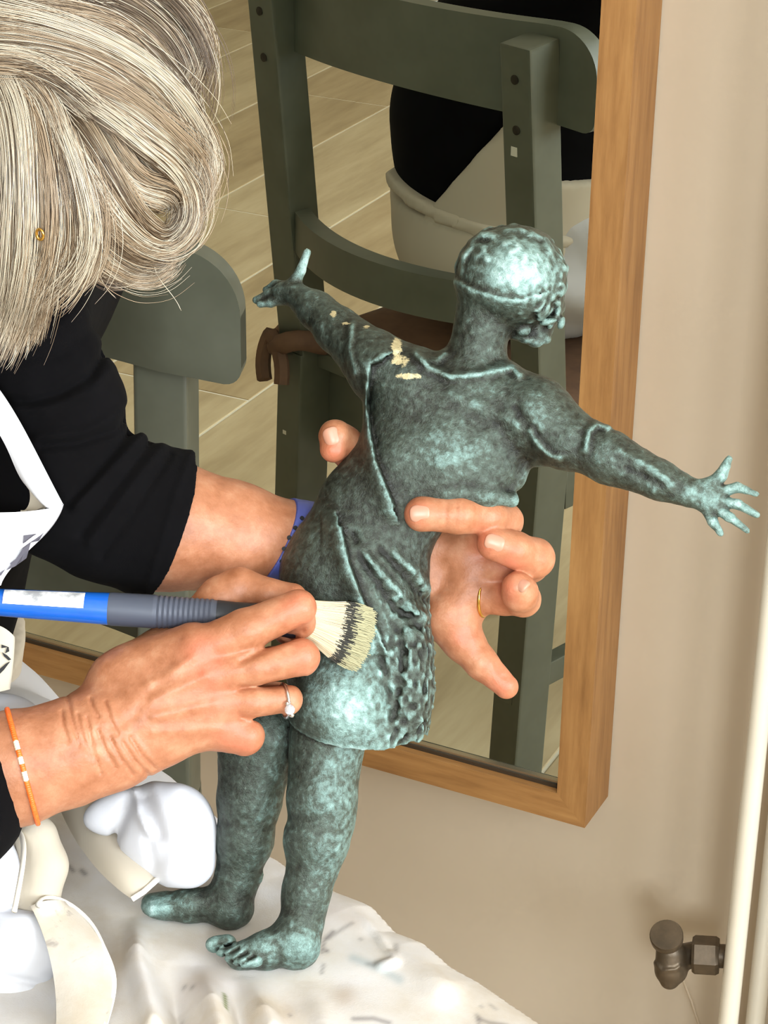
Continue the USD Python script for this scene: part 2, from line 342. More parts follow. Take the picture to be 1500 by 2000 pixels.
up = np.array([0, 0, 1.0]); cdir = -ray(1302, 1830); cdir /= np.linalg.norm(cdir); cax = cdir * .78 + up * .55 + np.array([-.12, 0, 0]); cax /= np.linalg.norm(cax)
obj('cap', rel(lathe([(0, -.012), (.0105, -.012), (.0142, -.004), (.0146, .0035), (.0138, .005), (0, .0053)], VP(1302, 1830, .016), cax, 28), vo), 'old_brass', va, smooth=40)
bd = Blob((1255, 1790, -80), (1420, 1940, 80), 2.2, float((VP(1310, 1880) - C) @ FW))
bd.cone((1311, 1866, -8), 30, (1311, 1893, -2), 33, 4).cone((1311, 1893, -2), 31, (1308, 1913, 0), 20, 3).cone((1300, 1840, -20), 20, (1310, 1870, -8), 27, 6).cone((1312, 1872, 0), 25, (1362, 1864, 10), 27, 8)
bd.ridge2([(1278, 1880), (1292, 1896), (1320, 1894), (1328, 1888)], 4.5, 4, width=8)
obj('body', rel(bd.build()[0], vo), 'old_brass', va, smooth=True)
nx = VP(1352, 1864, -.004); ndir = VP(1420, 1868, -.012) - nx; ndir /= np.linalg.norm(ndir)
obj('nut', rel(cat([lathe([(0, 0), (.0150, 0), (.0168, .0025), (.0168, .0205), (.0150, .0235), (0, .0235)], nx, ndir, 6)]), vo), 'old_brass', va, smooth=20)
obj('union', rel(tube([nx + ndir * .02, nx + ndir * .042], .0105, 20), vo), 'old_brass', va, smooth=60)
obj('capillary_wire', rel(tube([VP(1334, 1915, -.05), VP(1350, 1955, -.075), VP(1368, 2010, -.098), VP(1380, 2060, -.10)], .0012, 8), vo), 'wall_paint', va, smooth=60)  # thin wire running down the wall below the valve
# ---------------------------------------------------------------- chairs (seen in the mirror; they stand to the left of the view)
def chair(label, group, loc, rotz, W=0.355, zt=0.885, zs=0.455, board=(0.086, 0.60), lower=True, cushion=True, over=.062, ext=1.0, pw=.040, pt=.050):
    """local: x across, +y to the seat's front, z up; origin at the foot of the back"""
    t = thing('wooden_chair', label, 'chair', (loc[0], loc[1], ZF), rotz); zs -= ZF; zt -= ZF
    S = zs / .45
    for s in (-1, 1):
        x = s * W / 2
        m = cat([bar((x, -.02 * S, 0), (x, 0, zs), pw, pt, (1, 0, 0), .004), bar((x, 0, zs - .01), (x, -.045, zt), pw, pt * .86, (1, 0, 0), .004)])
        q = obj('rear_post', m, 'chair_paint', t)
        for zz in (zt - .035, zt - .085):
            yy = -.045 * (zz - zs) / (zt - zs) - pt * .43
            obj('screw', lathe([(0, -.001), (.0042, -.001), (.0048, .0012), (0, .0016)], (x, yy, zz), (0, -1, 0), 12), 'screw', q)
        for zz, hw in (((.80, .004),) if s < 0 else ((.37, .003),)): obj('paint_chip', box((x + .004 - hw, -pt / 2 - .0006 - .045 * max(0, zz - zs) / (zt - zs) * 1.0 + (.0035 if zz > zs else -.004), zz - .007), (x + .004 + hw, -pt / 2 + .004 - .045 * max(0, zz - zs) / (zt - zs), zz + .007)), 'chair_chip', q)
        obj('front_leg', bar((x * .97, .37 * S, 0), (x * .97, .36 * S, zs - .02), .036, .036, (1, 0, 0), .004), 'chair_paint', t)
    # the curved top board, in front of the posts
    bh, _ = board; e_ = W / 2 + over; u = np.unique(np.r_[np.linspace(-e_, e_, 34), e_ - .05 * (1 - np.cos(np.linspace(0, np.pi / 2, 14))), -e_ + .05 * (1 - np.cos(np.linspace(0, np.pi / 2, 14)))]); yb = .020 - .045 - .036 * np.where(np.abs(u) < W / 2, 1 - (u / (W / 2)) ** 2, (W / 2 - np.abs(u)) * 3.5)
    R = .046; top = zt + .012 - np.where(np.abs(u) > W / 2 + over - R, R - np.sqrt(np.maximum(R ** 2 - (np.abs(u) - (W / 2 + over - R)) ** 2, 0)), 0)
    bot = zt + .012 - bh + np.where(np.abs(u) > W / 2 + over - R * .3, .3 * R - np.sqrt(np.maximum((R * .3) ** 2 - (np.abs(u) - (W / 2 + over - R * .3)) ** 2, 0)), 0) - .012 * (u / (W / 2 + over)) ** 2
    th = .021; ring = np.stack([np.stack([u, yb, top], 1), np.stack([u, yb + th, top], 1), np.stack([u, yb + th, bot], 1), np.stack([u, yb, bot], 1)], 1)
    obj('top_board', cat([grid_mesh(ring, closed_v=True), trimesh.convex.convex_hull(ring[0]), trimesh.convex.convex_hull(ring[-1])]), 'chair_paint', t)
    if lower:
        u = np.linspace(-W / 2, W / 2, 26); zc = zs + .150; yb = -.020 - .062 * (1 - (u / (W / 2)) ** 2)
        hh = .023; ring = np.stack([np.stack([u, yb, u * 0 + zc + hh], 1), np.stack([u, yb + .022, u * 0 + zc + hh], 1), np.stack([u, yb + .022, u * 0 + zc - hh], 1), np.stack([u, yb, u * 0 + zc - hh], 1)], 1)
        obj('back_rail', grid_mesh(ring, closed_v=True), 'chair_paint', t)
    obj('seat_board', box((-W / 2 - .012, .0, zs - .022), (W / 2 + .012, .40 * S, zs), .006), 'chair_paint', t)
    obj('seat_apron', cat([box((-W / 2, .02, zs - .125), (W / 2, .04, zs - .022), .003), box((-W / 2, .36 * S, zs - .085), (W / 2, .38 * S, zs - .022), .003)] +
                          [box((s * W / 2 - .012, .03, zs - .085), (s * W / 2 + .012, .37 * S, zs - .022), .003) for s in (-1, 1)]), 'chair_paint', t)
    for s in (-1, 1): obj('stretcher', bar((s * W / 2, -.04, .19), (s * W / 2 * .97, .36 * S, .19), .03, .02, (0, 0, 1), .003), 'chair_paint', t)
    if cushion:
        g = np.linspace(-1, 1, 26); U, V = np.meshgrid(g, g, indexing='ij'); edge = np.clip(1 - np.maximum(np.abs(U), np.abs(V)) ** 6, 0, 1) ** .5
        A = np.stack([U * (W / 2 - .002), .215 + V * .185, zs + .003 + .034 * edge], -1); B = A.copy(); B[..., 2] = zs + .001
        q = obj('seat_cushion', cat([grid_mesh(A), grid_mesh(B)]), 'cushion', t, smooth=True, label='brown seat cushion')
        for s in (1,):
            a = np.linspace(0, 2 * np.pi, 20); x = s * W / 2
            lp = np.stack([x + .027 * np.cos(a), -.004 + .032 * np.sin(a), zs + .012 + .008 * np.sin(a * 2)], 1)
            tails = [tube(spline([(x + s * .02, -.035, zs + .02), (x + s * .028, -.04, zs - .02), (x + s * .02, -.045, zs - .035)], 8), .009, 6), tube(spline([(x + s * .02, -.035, zs + .02), (x - s * .01, -.045, zs - .02), (x - s * .012, -.048, zs - .03)], 8), .009, 6)]
            obj('cushion_tie', cat([tube(lp[:-1], .0125, 8, closed=True)] + tails), 'cushion', q)
    return t
# read off both the direct view (right end of its back, left in the picture) and the mirror
_a, _b = np.array([-0.770, -0.420]), np.array([-1.113, -0.540]); _m = (_a + _b) / 2
chair('grey-green wooden chair with a brown tied cushion that the woman sits on', None, (*_m, 0), math.degrees(math.atan2(*(_b - _a)[::-1])), W=float(np.linalg.norm(_a - _b)))
# ---------------------------------------------------------------- the bronze figure of a child
def build_statue():
    B = Blob((255, 425, -235), (1500, 1920, 330), 4.0, 1.11)
    fz = ((0, 0, 1), .72)
    # trunk in its loose tunic
    B.ell((885, 835, 20), (168, 140, 88), 0)
    B.cone((800, 930, 15), 118, (735, 1010, 10), 112, 40, flat=fz)
    B.cone((735, 1010, 10), 112, (692, 1130, 10), 140, 40, flat=fz)
    B.cone((692, 1130, 10), 142, (700, 1270, 10), 140, 30, flat=fz)
    B.cone((700, 1270, 10), 140, (697, 1420, 0), 136, 20, flat=fz)
    # the near thigh pushing the skirt out, the heavy knotted hem at the right
    B.ell((665, 1370, -45), (92, 105, 70), 30)
    B.ell((795, 1320, -30), (52, 150, 62), 22)
    B.cut((.04, 1, .45), (760, 1466, -90), (705, 1200, -300), (1000, 1700, 300))
    B.cut((-.2, 1, .45), (705, 1466, -90), (400, 1200, -300), (705, 1700, 300))
    # jacket flaring over the waist at the right
    B.chain([(1000, 830, 15, 62), (985, 925, -12, 40), (975, 958, -25, 26)], 30, 20, flat=((0.1, 0, 1), .5))
    B.chain([(870, 880, -48, 64), (860, 945, -62, 30)], 30, flat=((0, 0, 1), .5))
    B.chain([(940, 890, -40, 60), (935, 950, -55, 30)], 30, flat=((0, 0, 1), .5))
    B.chain([(800, 905, -46, 50), (880, 915, -52, 48), (960, 915, -34, 46)], 30, 20, flat=((0, 0, 1), .55)); B.chain([(812, 950, -56, 26), (880, 958, -62, 26), (945, 962, -54, 24), (1000, 976, -38, 13)], 26, 20, flat=((0, 0, 1), .6))
    B.chain([(985, 955, -25, 20), (1000, 978, -34, 12)], 12, flat=((0, 0, 1), .6))
    # shoulders and arms
    B.chain([(800, 740, 20, 66), (730, 705, 40, 60), (660, 645, 115, 44), (618, 606, 165, 36), (580, 578, 205, 26)], 40, 14)
    B.chain([(960, 770, 15, 70), (1045, 812, -10, 74), (1110, 858, -35, 62)], 40, 20)
    B.chain([(1100, 855, -35, 50), (1190, 893, -60, 52), (1290, 938, -90, 38), (1345, 962, -105, 29)], 14, 12)
    B.cone((1085, 872, -30), 34, (1055, 880, -10), 30, 16)
    # right hand: palm, thumb up, four spread fingers
    B.ell((1383, 970, -112), (38, 33, 20), 14, rot=(0, 0, 25))
    B.chain([(1378, 955, -110, 15), (1408, 930, -112, 12), (1424, 897, -110, 7.5)], 8, 4)
    B.chain([(1405, 962, -112, 12), (1440, 952, -118, 10), (1478, 965, -124, 6.5)], 6, 4)
    B.chain([(1405, 980, -112, 12), (1442, 985, -122, 10.5), (1478, 1006, -126, 6.5)], 6, 4)
    B.chain([(1395, 990, -112, 12), (1425, 1010, -124, 10.5), (1460, 1037, -126, 6.5)], 6, 4)
    B.chain([(1380, 992, -108, 12), (1392, 1018, -118, 10), (1408, 1042, -120, 6.5)], 6, 4)
    # left hand, seen end-on: thumb up, fingers to the left
    B.ell((562, 572, 222), (30, 24, 22), 12)
    B.chain([(572, 556, 215, 13), (588, 528, 212, 10), (600, 492, 210, 8)], 8, 4)
    B.chain([(555, 570, 225, 15), (525, 576, 235, 12), (500, 586, 238, 8)], 8, 4)
    B.chain([(558, 582, 215, 13), (530, 590, 225, 10), (508, 594, 228, 7)], 6, 4)
    B.chain([(560, 560, 235, 13), (538, 556, 250, 10), (518, 566, 262, 7)], 6, 4)
    # neck and head, turned to the right
    B.chain([(915, 745, 20, 66), (930, 690, 18, 53), (948, 610, 15, 58)], 28, 12)
    B.ell((998, 540, 15), (107, 97, 98), 14, rot=(0, 0, -8))
    B.chain([(1000, 615, 30, 42), (1040, 625, 45, 36), (1058, 645, 50, 22)], 16, 10)
    B.ell((1066, 585, 55), (36, 58, 50), 10)
    B.ell((1094, 598, 72), (10, 16, 12), 6); B.ell((1086, 622, 66), (12, 8, 14), 4); B.ell((1052, 652, 40), (20, 16, 24), 6)
    B.ridge2([(888, 548), (925, 568), (975, 583), (1020, 588), (1045, 578)], 10, 7, step=True)
    r = np.random.default_rng(3)
    # curls round the rim of the hair and over the ear
    for a in np.linspace(-172, 62, 22):
        for j in range(2):
            t = np.radians(a + r.uniform(-4, 4)); q = 1.0 - .10 * j
            c = (998 + 103 * q * np.cos(t), 540 + 94 * q * np.sin(t), 25 - 42 * j + r.uniform(-8, 8))
            B.ell(c, (r.uniform(13, 23), r.uniform(6, 9), r.uniform(9, 14)), 6, rot=(0, 0, np.degrees(t) + 90 + r.uniform(-35, 35)))
    for _ in range(34):
        c = (r.uniform(1050, 1098), r.uniform(505, 636), 0)
        dz = 15 - 70 * np.sqrt(max(0, 1 - ((c[0] - 998) / 110) ** 2 - ((c[1] - 545) / 120) ** 2)) + r.uniform(-4, 10)
        B.ell((c[0], c[1], dz), (r.uniform(10, 19), r.uniform(6, 9), 11), 5, rot=(0, 0, r.uniform(0, 180)))
    a = np.linspace(-.4, 5.2, 12)                                    # the ear
    B.chain([(1046 + 15 * np.cos(t), 584 + 21 * np.sin(t), -48, 6.5) for t in a], 5, 3)
    B.ell((1047, 586, -42), (12, 17, 8), 3)
    for c in ((1012, 655, 20), (1030, 662, 22), (1046, 668, 28), (1062, 662, 34), (1022, 645, 5)): B.ell(c, (15, 11, 14), 6)
    for pts in ([(918, 470), (940, 458), (962, 462)], [(905, 500), (925, 478), (945, 482)], [(930, 500), (945, 490), (950, 505)], [(985, 475), (1005, 468), (1012, 485), (998, 490)], [(1040, 455), (1065, 465), (1075, 490)]): B.ridge2(pts, 7, 5, zhi=60)
    # collar, seams, folds
    B.ridge2([(812, 690), (838, 718), (880, 735), (940, 730), (1000, 716), (1015, 732)], 8, 9, zhi=40)
    B.ridge2([(825, 700), (850, 705), (868, 690)], 8, 6, zhi=40)
    B.ridge2([(745, 700), (722, 710), (714, 785), (722, 850), (732, 900), (768, 990)], 8, 24, zhi=60, width=30, step=True)
    B.ridge2([(716, 700), (706, 770), (700, 840), (705, 900)], 12, -6, zhi=60)
    B.ridge2([(688, 636), (682, 680), (692, 728)], 7, 7, zhi=140)
    B.ridge2([(664, 1030), (680, 1100), (711, 1183), (742, 1245)], 8, 26, zhi=20, width=32, step=True)
    B.ridge2([(690, 1045), (716, 1110), (768, 1186), (815, 1222)], 9, -9, zhi=0)
    B.ridge2([(700, 1070), (750, 1125), (800, 1180), (832, 1205)], 8, 8, zhi=0)
    B.ridge2([(745, 1075), (790, 1125), (828, 1172)], 9, -8, zhi=0)
    B.ridge2([(770, 1080), (815, 1120), (838, 1150)], 8, 6, zhi=0)
    B.ridge2([(735, 1240), (748, 1310), (765, 1360), (768, 1400)], 9, -9, zhi=0)
    B.ridge2([(745, 1315), (770, 1350), (765, 1380)], 7, 9, zhi=0)
    B.ridge2([(775, 1230), (790, 1290), (775, 1350)], 12, -6, zhi=0)
    B.ridge2([(1142, 880), (1150, 842), (1166, 828), (1188, 834)], 7, 9, zhi=60)
    B.ridge2([(1035, 842), (1052, 872), (1075, 892), (1092, 896)], 7, 8, zhi=60)
    B.ridge2([(880, 770), (950, 800), (1010, 830)], 14, 4); B.ridge2([(960, 850), (905, 890), (860, 900)], 16, 5); B.ridge2([(1010, 800), (1040, 850)], 12, -6)
    B.ridge2([(840, 960), (900, 945), (1000, 960)], 10, -4, zhi=20)
    B.ridge2([(1210, 880), (1260, 905), (1310, 945)], 9, 4); B.ridge2([(1225, 915), (1290, 945)], 8, -4)
    # the two bare legs and feet
    fl = ((0.2, 1, -.6), .8)
    B.chain([(640, 1440, -5, 76), (628, 1560, -12, 66), (622, 1640, -8, 58), (598, 1745, 0, 46), (590, 1800, -4, 44)], 0, 16)
    B.cone((612, 1640, -10), 56, (640, 1600, -5), 50, 20)
    B.ell((582, 1850, -14), (42, 44, 40), 16); B.chain([(575, 1835, -15, 44), (520, 1856, -18, 37), (468, 1868, -22, 28)], 24, 12)
    for i, (x, y, z, rr) in enumerate(((421, 1845, 6, 17), (436, 1858, -18, 12.5), (450, 1867, -36, 11.5), (464, 1875, -50, 10.5), (478, 1881, -60, 9.5))):
        B.chain([(x + 24, y - 3, z + 4, rr + 1), (x, y, z, rr), (x - 5, y + 1, z - 2, rr * .85)], 9, 4)
    B.chain([(505, 1440, 60, 82), (487, 1560, 72, 61), (478, 1640, 85, 54), (462, 1720, 105, 42), (448, 1775, 112, 40)], 0, 16)
    B.ell((455, 1775, 112), (40, 36, 38), 14); B.chain([(445, 1765, 112, 38), (370, 1768, 118, 33), (315, 1772, 122, 26)], 22, 12)
    for (x, y, z, rr) in ((294, 1762, 132, 19), (291, 1771, 116, 17), (298, 1777, 102, 15)):
        B.chain([(x + 30, y - 3, z + 4, rr), (x, y, z, rr * .9)], 12, 4)
    B.ell((505, 1712, 90), (10, 14, 10), 8)
    for g_ in ([(425, 1856), (450, 1846)], [(440, 1867), (466, 1852)], [(455, 1876), (482, 1860)], [(470, 1883), (496, 1868)]): B.ridge2(g_, 3.6, -5, zhi=60)
    # soles stand flat on the cloth
    B.cut((0, 1, .70), (580, 1896, 0), (380, 1750, -150), (760, 1920, 60))
    B.cut((0, 1, .70), (450, 1896, 0), (260, 1740, 50), (530, 1900, 250))
    # modelled surface
    def rough(p):
        x, y = p[:, 0], p[:, 1]
        knot = 1 / (1 + np.exp(-((x - 748) / 14))) * (1 / (1 + np.exp(-((y - 1185) / 20)))) * (y < 1490) * (x < 900)
        drape = np.exp(-(((x - 790) / 60) ** 2 + ((y - 1140) / 70) ** 2))
        a = 4.0 * fb(p, 50, 2, 1) + 2.6 * fb(p, 11, 2, 5)
        n = meshkit.noise(p / [9, 15, 9], 9) - .5
        head = np.exp(-(((x - 1050) / 60) ** 2 + ((y - 560) / 120) ** 2))
        return a + n * (13 * knot + 5 * drape + 4 * head + .6)
    B.band(rough, width=10)
    return B
_B = build_statue(); sm, sv = _B.build()
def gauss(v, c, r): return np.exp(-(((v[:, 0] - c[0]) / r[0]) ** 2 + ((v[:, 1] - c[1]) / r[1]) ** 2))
patina_light = .16 + .62 * gauss(sv, (1015, 525), (75, 62)) + .36 * gauss(sv, (700, 1375), (95, 90)) + .22 * gauss(sv, (900, 880), (90, 60)) + .16 * gauss(sv, (960, 740), (60, 40)) \
    + .25 * gauss(sv, (660, 1620), (60, 220)) + .22 * gauss(sv, (1400, 960), (60, 70)) + .35 * gauss(sv, (310, 1765), (40, 30)) + .16 * gauss(sv, (540, 1600), (30, 160)) + .25 * gauss(sv, (740, 1250), (40, 60)) + .2 * gauss(sv, (540, 1850), (120, 40)) + .35 * gauss(sv, (600, 520), (18, 40))  # patina patches; those on cap, skirt and legs also paint highlights into the colour
gold = sum(gauss(sv, c, r) for c, r in (((782, 703), (26, 20)), ((775, 672), (14, 18)), ((652, 613), (10, 9)), ((675, 632), (16, 6)), ((716, 638), (9, 5)), ((800, 735), (34, 8))))
import scipy.sparse as sp
_e = sm.edges_unique; _A = sp.coo_matrix((np.ones(len(_e)), (_e[:, 0], _e[:, 1])), (len(sm.vertices),) * 2); _A = (_A + _A.T).tocsr(); _D = np.asarray(_A.sum(1)).ravel()
_n = meshkit.arrays(sm, True)[2]; _s = np.array(sm.vertices); cav = 0
for _k in range(9):
    _s = (_A @ _s) / _D[:, None]
    if _k in (2, 8): cav = cav + np.clip(((np.array(sm.vertices) - _s) * _n).sum(1) / (.00028 if _k == 2 else .0007), -1, 1) * .5   # raised metal is paler, hollows darker
look('bronze', {
    'g': ('geometry', {}), 'pa': ('attribute', {'attribute': 'patina_and_light'}), 'go': ('attribute', {'attribute': 'gold'}),
    'n1': ('noise_texture', {'scale': 300, 'detail': 7, 'roughness': .74, 'distortion': .4}), 'n2': ('noise_texture', {'scale': 38, 'detail': 3}), 'n3': ('noise_texture', {'scale': 420, 'detail': 4, 'roughness': .7}),
    'c': ('math', {'math_type': 'subtract', 'value2': .5}), 'c2': ('math', {'math_type': 'multiply', 'value2': .95}), 'd': ('math', {'math_type': 'subtract', 'value2': .5}), 'd2': ('math', {'math_type': 'multiply', 'value2': .42}),
    's': ('math', {'math_type': 'add'}), 's2': ('math', {'math_type': 'add', 'use_clamp': True}),
    'r': ('rgb_ramp', {'ramp': [(0, lin('191b16')), (.2, lin('2f342c')), (.42, lin('4b574e')), (.68, lin('7d9a94')), (1, lin('bcd6d4'))]}),
    'gm': ('math', {'math_type': 'multiply', 'value2': 1.9}), 'g1': ('math', {'math_type': 'add'}), 'gr': ('rgb_ramp', {'ramp': [(.62, (0, 0, 0)), (.78, (1, 1, 1))]}),
    'mx': ('mix', {'color2': lin('cbbd92')}), 'ro': ('math', {'math_type': 'multiply_add', 'value2': .22, 'value3': .28}),
    'hm': ('math', {'math_type': 'add'}), 'b': ('bump', {'strength': .75, 'distance': .0009}), 'p': ('principled_bsdf', {'metallic': .4, 'roughness': .42, 'specular_ior_level': .6})},
    [('g.position', 'n1.vector'), ('g.position', 'n2.vector'), ('g.position', 'n3.vector'), ('n1.fac', 'c.value1'), ('c.value', 'c2.value1'), ('n2.fac', 'd.value1'), ('d.value', 'd2.value1'),
     ('c2.value', 's.value1'), ('d2.value', 's.value2'), ('s.value', 's2.value1'), ('pa.fac', 's2.value2'), ('s2.value', 'r.fac'),
     ('go.fac', 'g1.value1'), ('s.value', 'gm.value1'), ('gm.value', 'g1.value2'), ('g1.value', 'gr.fac'), ('gr.color', 'mx.fac'), ('r.color', 'mx.color1'), ('mx.color', 'p.base_color'),
     ('s2.value', 'ro.value1'), ('ro.value', 'p.roughness'), ('n1.fac', 'hm.value1'), ('n3.fac', 'hm.value2'), ('hm.value', 'b.height'), ('b.normal', 'p.normal')])
obj('bronze_sculpture', sm, 'bronze', smooth=True, label='green patinated bronze figure of a child with outstretched arms, seen from behind', cat='sculpture', attrs={'patina_and_light': patina_light + .08 + .34 * cav, 'gold': np.clip(gold, 0, 1.2)})
# ---------------------------------------------------------------- the woman bent over the figure
look('skin', {'g': ('geometry', {}), 'a': ('attribute', {'attribute': 'red'}), 'n': ('noise_texture', {'scale': 90, 'detail': 5, 'roughness': .65}), 'n2': ('noise_texture', {'scale': 900, 'detail': 3}),
              'r': ('rgb_ramp', {'ramp': [(.3, lin('9a603f')), (.52, lin('ae7352')), (.75, lin('be8a69'))]}), 'm': ('mix', {'color2': lin('c7684f')}), 'b': ('bump', {'strength': .25, 'distance': .0006}),
              'p': ('principled_bsdf', {'roughness': .48, 'subsurface_weight': .12, 'subsurface_scale': .004, 'subsurface_radius': (1, .35, .2)})},
     [('g.position', 'n.vector'), ('g.position', 'n2.vector'), ('n.fac', 'r.fac'), ('r.color', 'm.color1'), ('a.fac', 'm.fac'), ('m.color', 'p.base_color'), ('n2.fac', 'b.height'), ('b.normal', 'p.normal')])
plain('nail', 'bf8a72', 0.38)
mottled('black_knit', [(.3, '060506'), (.7, '0b0a0c')], 30, 1.0, .3, 1500, dist=.0004, specular_ior_level=.12)
look('apron_cloth', {'g': ('geometry', {}), 'n': ('noise_texture', {'scale': 9, 'detail': 6, 'roughness': .6}), 'n2': ('noise_texture', {'scale': 42, 'detail': 4, 'roughness': .6, 'distortion': 1.2}), 'n3': ('noise_texture', {'scale': 1100, 'detail': 2}),
                     'r': ('rgb_ramp', {'ramp': [(.36, lin('bfb19c')), (.5, lin('cfc8bd')), (.66, lin('d6d3d2'))]}), 'r2': ('rgb_ramp', {'ramp': [(0, (0, 0, 0)), (.62, (0, 0, 0)), (.70, (.45, .45, .45)), (1, (.8, .8, .8))]}),
                     'm': ('mix', {'color2': lin('6b6466')}), 'b': ('bump', {'strength': .25, 'distance': .0004}), 'p': ('principled_bsdf', {'roughness': .85, 'sheen_weight': .1})},
     [('g.position', 'n.vector'), ('g.position', 'n2.vector'), ('g.position', 'n3.vector'), ('n.fac', 'r.fac'), ('r.color', 'm.color1'), ('n2.fac', 'r2.fac'), ('r2.color', 'm.fac'), ('m.color', 'p.base_color'), ('n3.fac', 'b.height'), ('b.normal', 'p.normal')])
look('lap_cloth', {'g': ('geometry', {}), 'n': ('noise_texture', {'scale': 9, 'detail': 6, 'roughness': .6}), 'n3': ('noise_texture', {'scale': 1100, 'detail': 2}), 'ad': ('attribute', {'attribute': 'dark'}), 'ab': ('attribute', {'attribute': 'brown'}), 'al': ('attribute', {'attribute': 'blue'}), 'ag': ('attribute', {'attribute': 'green'}),
                     'r': ('rgb_ramp', {'ramp': [(.34, lin('bfb19c')), (.48, lin('cfc9c2')), (.62, lin('d6d4d5'))]}), 'm1': ('mix', {'color2': lin('5a5354')}), 'm2': ('mix', {'color2': lin('a58f78')}), 'm3': ('mix', {'color2': lin('9aa8ac')}), 'm4': ('mix', {'color2': lin('6f7a45')}),
                     'b': ('bump', {'strength': .25, 'distance': .0004}), 'p': ('principled_bsdf', {'roughness': .85})},
     [('g.position', 'n.vector'), ('g.position', 'n3.vector'), ('n.fac', 'r.fac'), ('r.color', 'm2.color1'), ('ab.fac', 'm2.fac'), ('m2.color', 'm3.color1'), ('al.fac', 'm3.fac'), ('m3.color', 'm4.color1'), ('ag.fac', 'm4.fac'), ('m4.color', 'm1.color1'), ('ad.fac', 'm1.fac'), ('m1.color', 'p.base_color'), ('n3.fac', 'b.height'), ('b.normal', 'p.normal')])
plain('apron_beige', 'bfb4a2', 0.9); plain('apron_white', 'cbcbd0', 0.85); plain('piping', 'f3ede0', 0.7); plain('print_grey', '55525c', 0.8); plain('print_black', '1c1a1c', 0.8)
mottled('trousers', [(.3, '8d6f6c'), (.7, 'a08280')], 30, .9, .2, 700, dist=.0005)
WL = np.array([-0.93, -0.66, 0.0])
wo = thing('person', 'woman with loose grey-blonde hair, black sweater and white apron, bent over the figure', 'person', WL)
ZH = 1.11
def part(name, mesh, mat, parent=None, **kw): return obj(name, rel(mesh, WL), mat, wo if parent is None else parent, **kw)
# ---- left arm: comes from the left behind the figure, fingers round its right side, thumb round its left
def left_hand():
    B = Blob((255, 795, -130), (1100, 1400, 270), 3.4, ZH)
    B.chain([(250, 1012, 50, 104), (322, 1026, 62, 128), (450, 1047, 90, 108), (575, 1062, 112, 80)], 0, 14)
    B.chain([(575, 1062, 112, 78), (690, 1075, 125, 84), (800, 1105, 130, 96), (868, 1130, 128, 86)], 20, 20, flat=((0, 0, 1), .62))
    B.chain([(850, 1065, 120, 56), (915, 1085, 105, 50), (920, 1150, 105, 52), (890, 1200, 100, 52)], 20, 20)
    # index
    B.chain([(905, 1065, 100, 42), (985, 1018, 25, 35), (955, 1008, -20, 34)], 16, 12)
    B.chain([(955, 1008, -20, 35), (895, 1006, -58, 36), (828, 1004, -66, 33), (822, 1004, -66, 33)], 12, 8)
    # middle
    B.chain([(925, 1110, 95, 42), (1035, 1100, 60, 38), (1044, 1090, 20, 39), (1005, 1074, -20, 36), (964, 1062, -34, 33)], 12, 8)
    # ring finger, its tip curled back
    B.chain([(915, 1160, 95, 40), (985, 1168, 70, 33), (1022, 1170, 35, 34), (1016, 1158, -10, 35), (1010, 1146, -26, 30)], 10, 8)
    # little finger, stretched down
    B.chain([(872, 1205, 100, 52), (905, 1252, 95, 40), (940, 1295, 88, 31), (988, 1340, 80, 25)], 16, 12)
    # thumb
    B.chain([(780, 1010, 130, 60), (720, 920, 105, 44), (672, 868, 40, 35), (655, 852, 12, 33)], 20, 14)
    B.ell((652, 878, 4), (27, 26, 26), 8)
    for (a, b) in (((872, 975, -90), (868, 1035, -90)), ((893, 975, -90), (890, 1038, -90)), ((905, 980, -88), (902, 1036, -88))): B.ridge([a, ((a[0] + b[0]) / 2, (a[1] + b[1]) / 2, -96), b], 4, -2.4)
    B.ridge([(1040, 1060, -12), (1044, 1090, -20), (1038, 1122, -8)], 5, -2); B.ridge([(970, 1300, 60), (978, 1318, 54), (985, 1322, 58)], 5, -3)
    B.band(lambda p: 2.4 * fb(p, 40, 2, 3) + 1.2 * fb(p, 12, 2, 8))
    return B
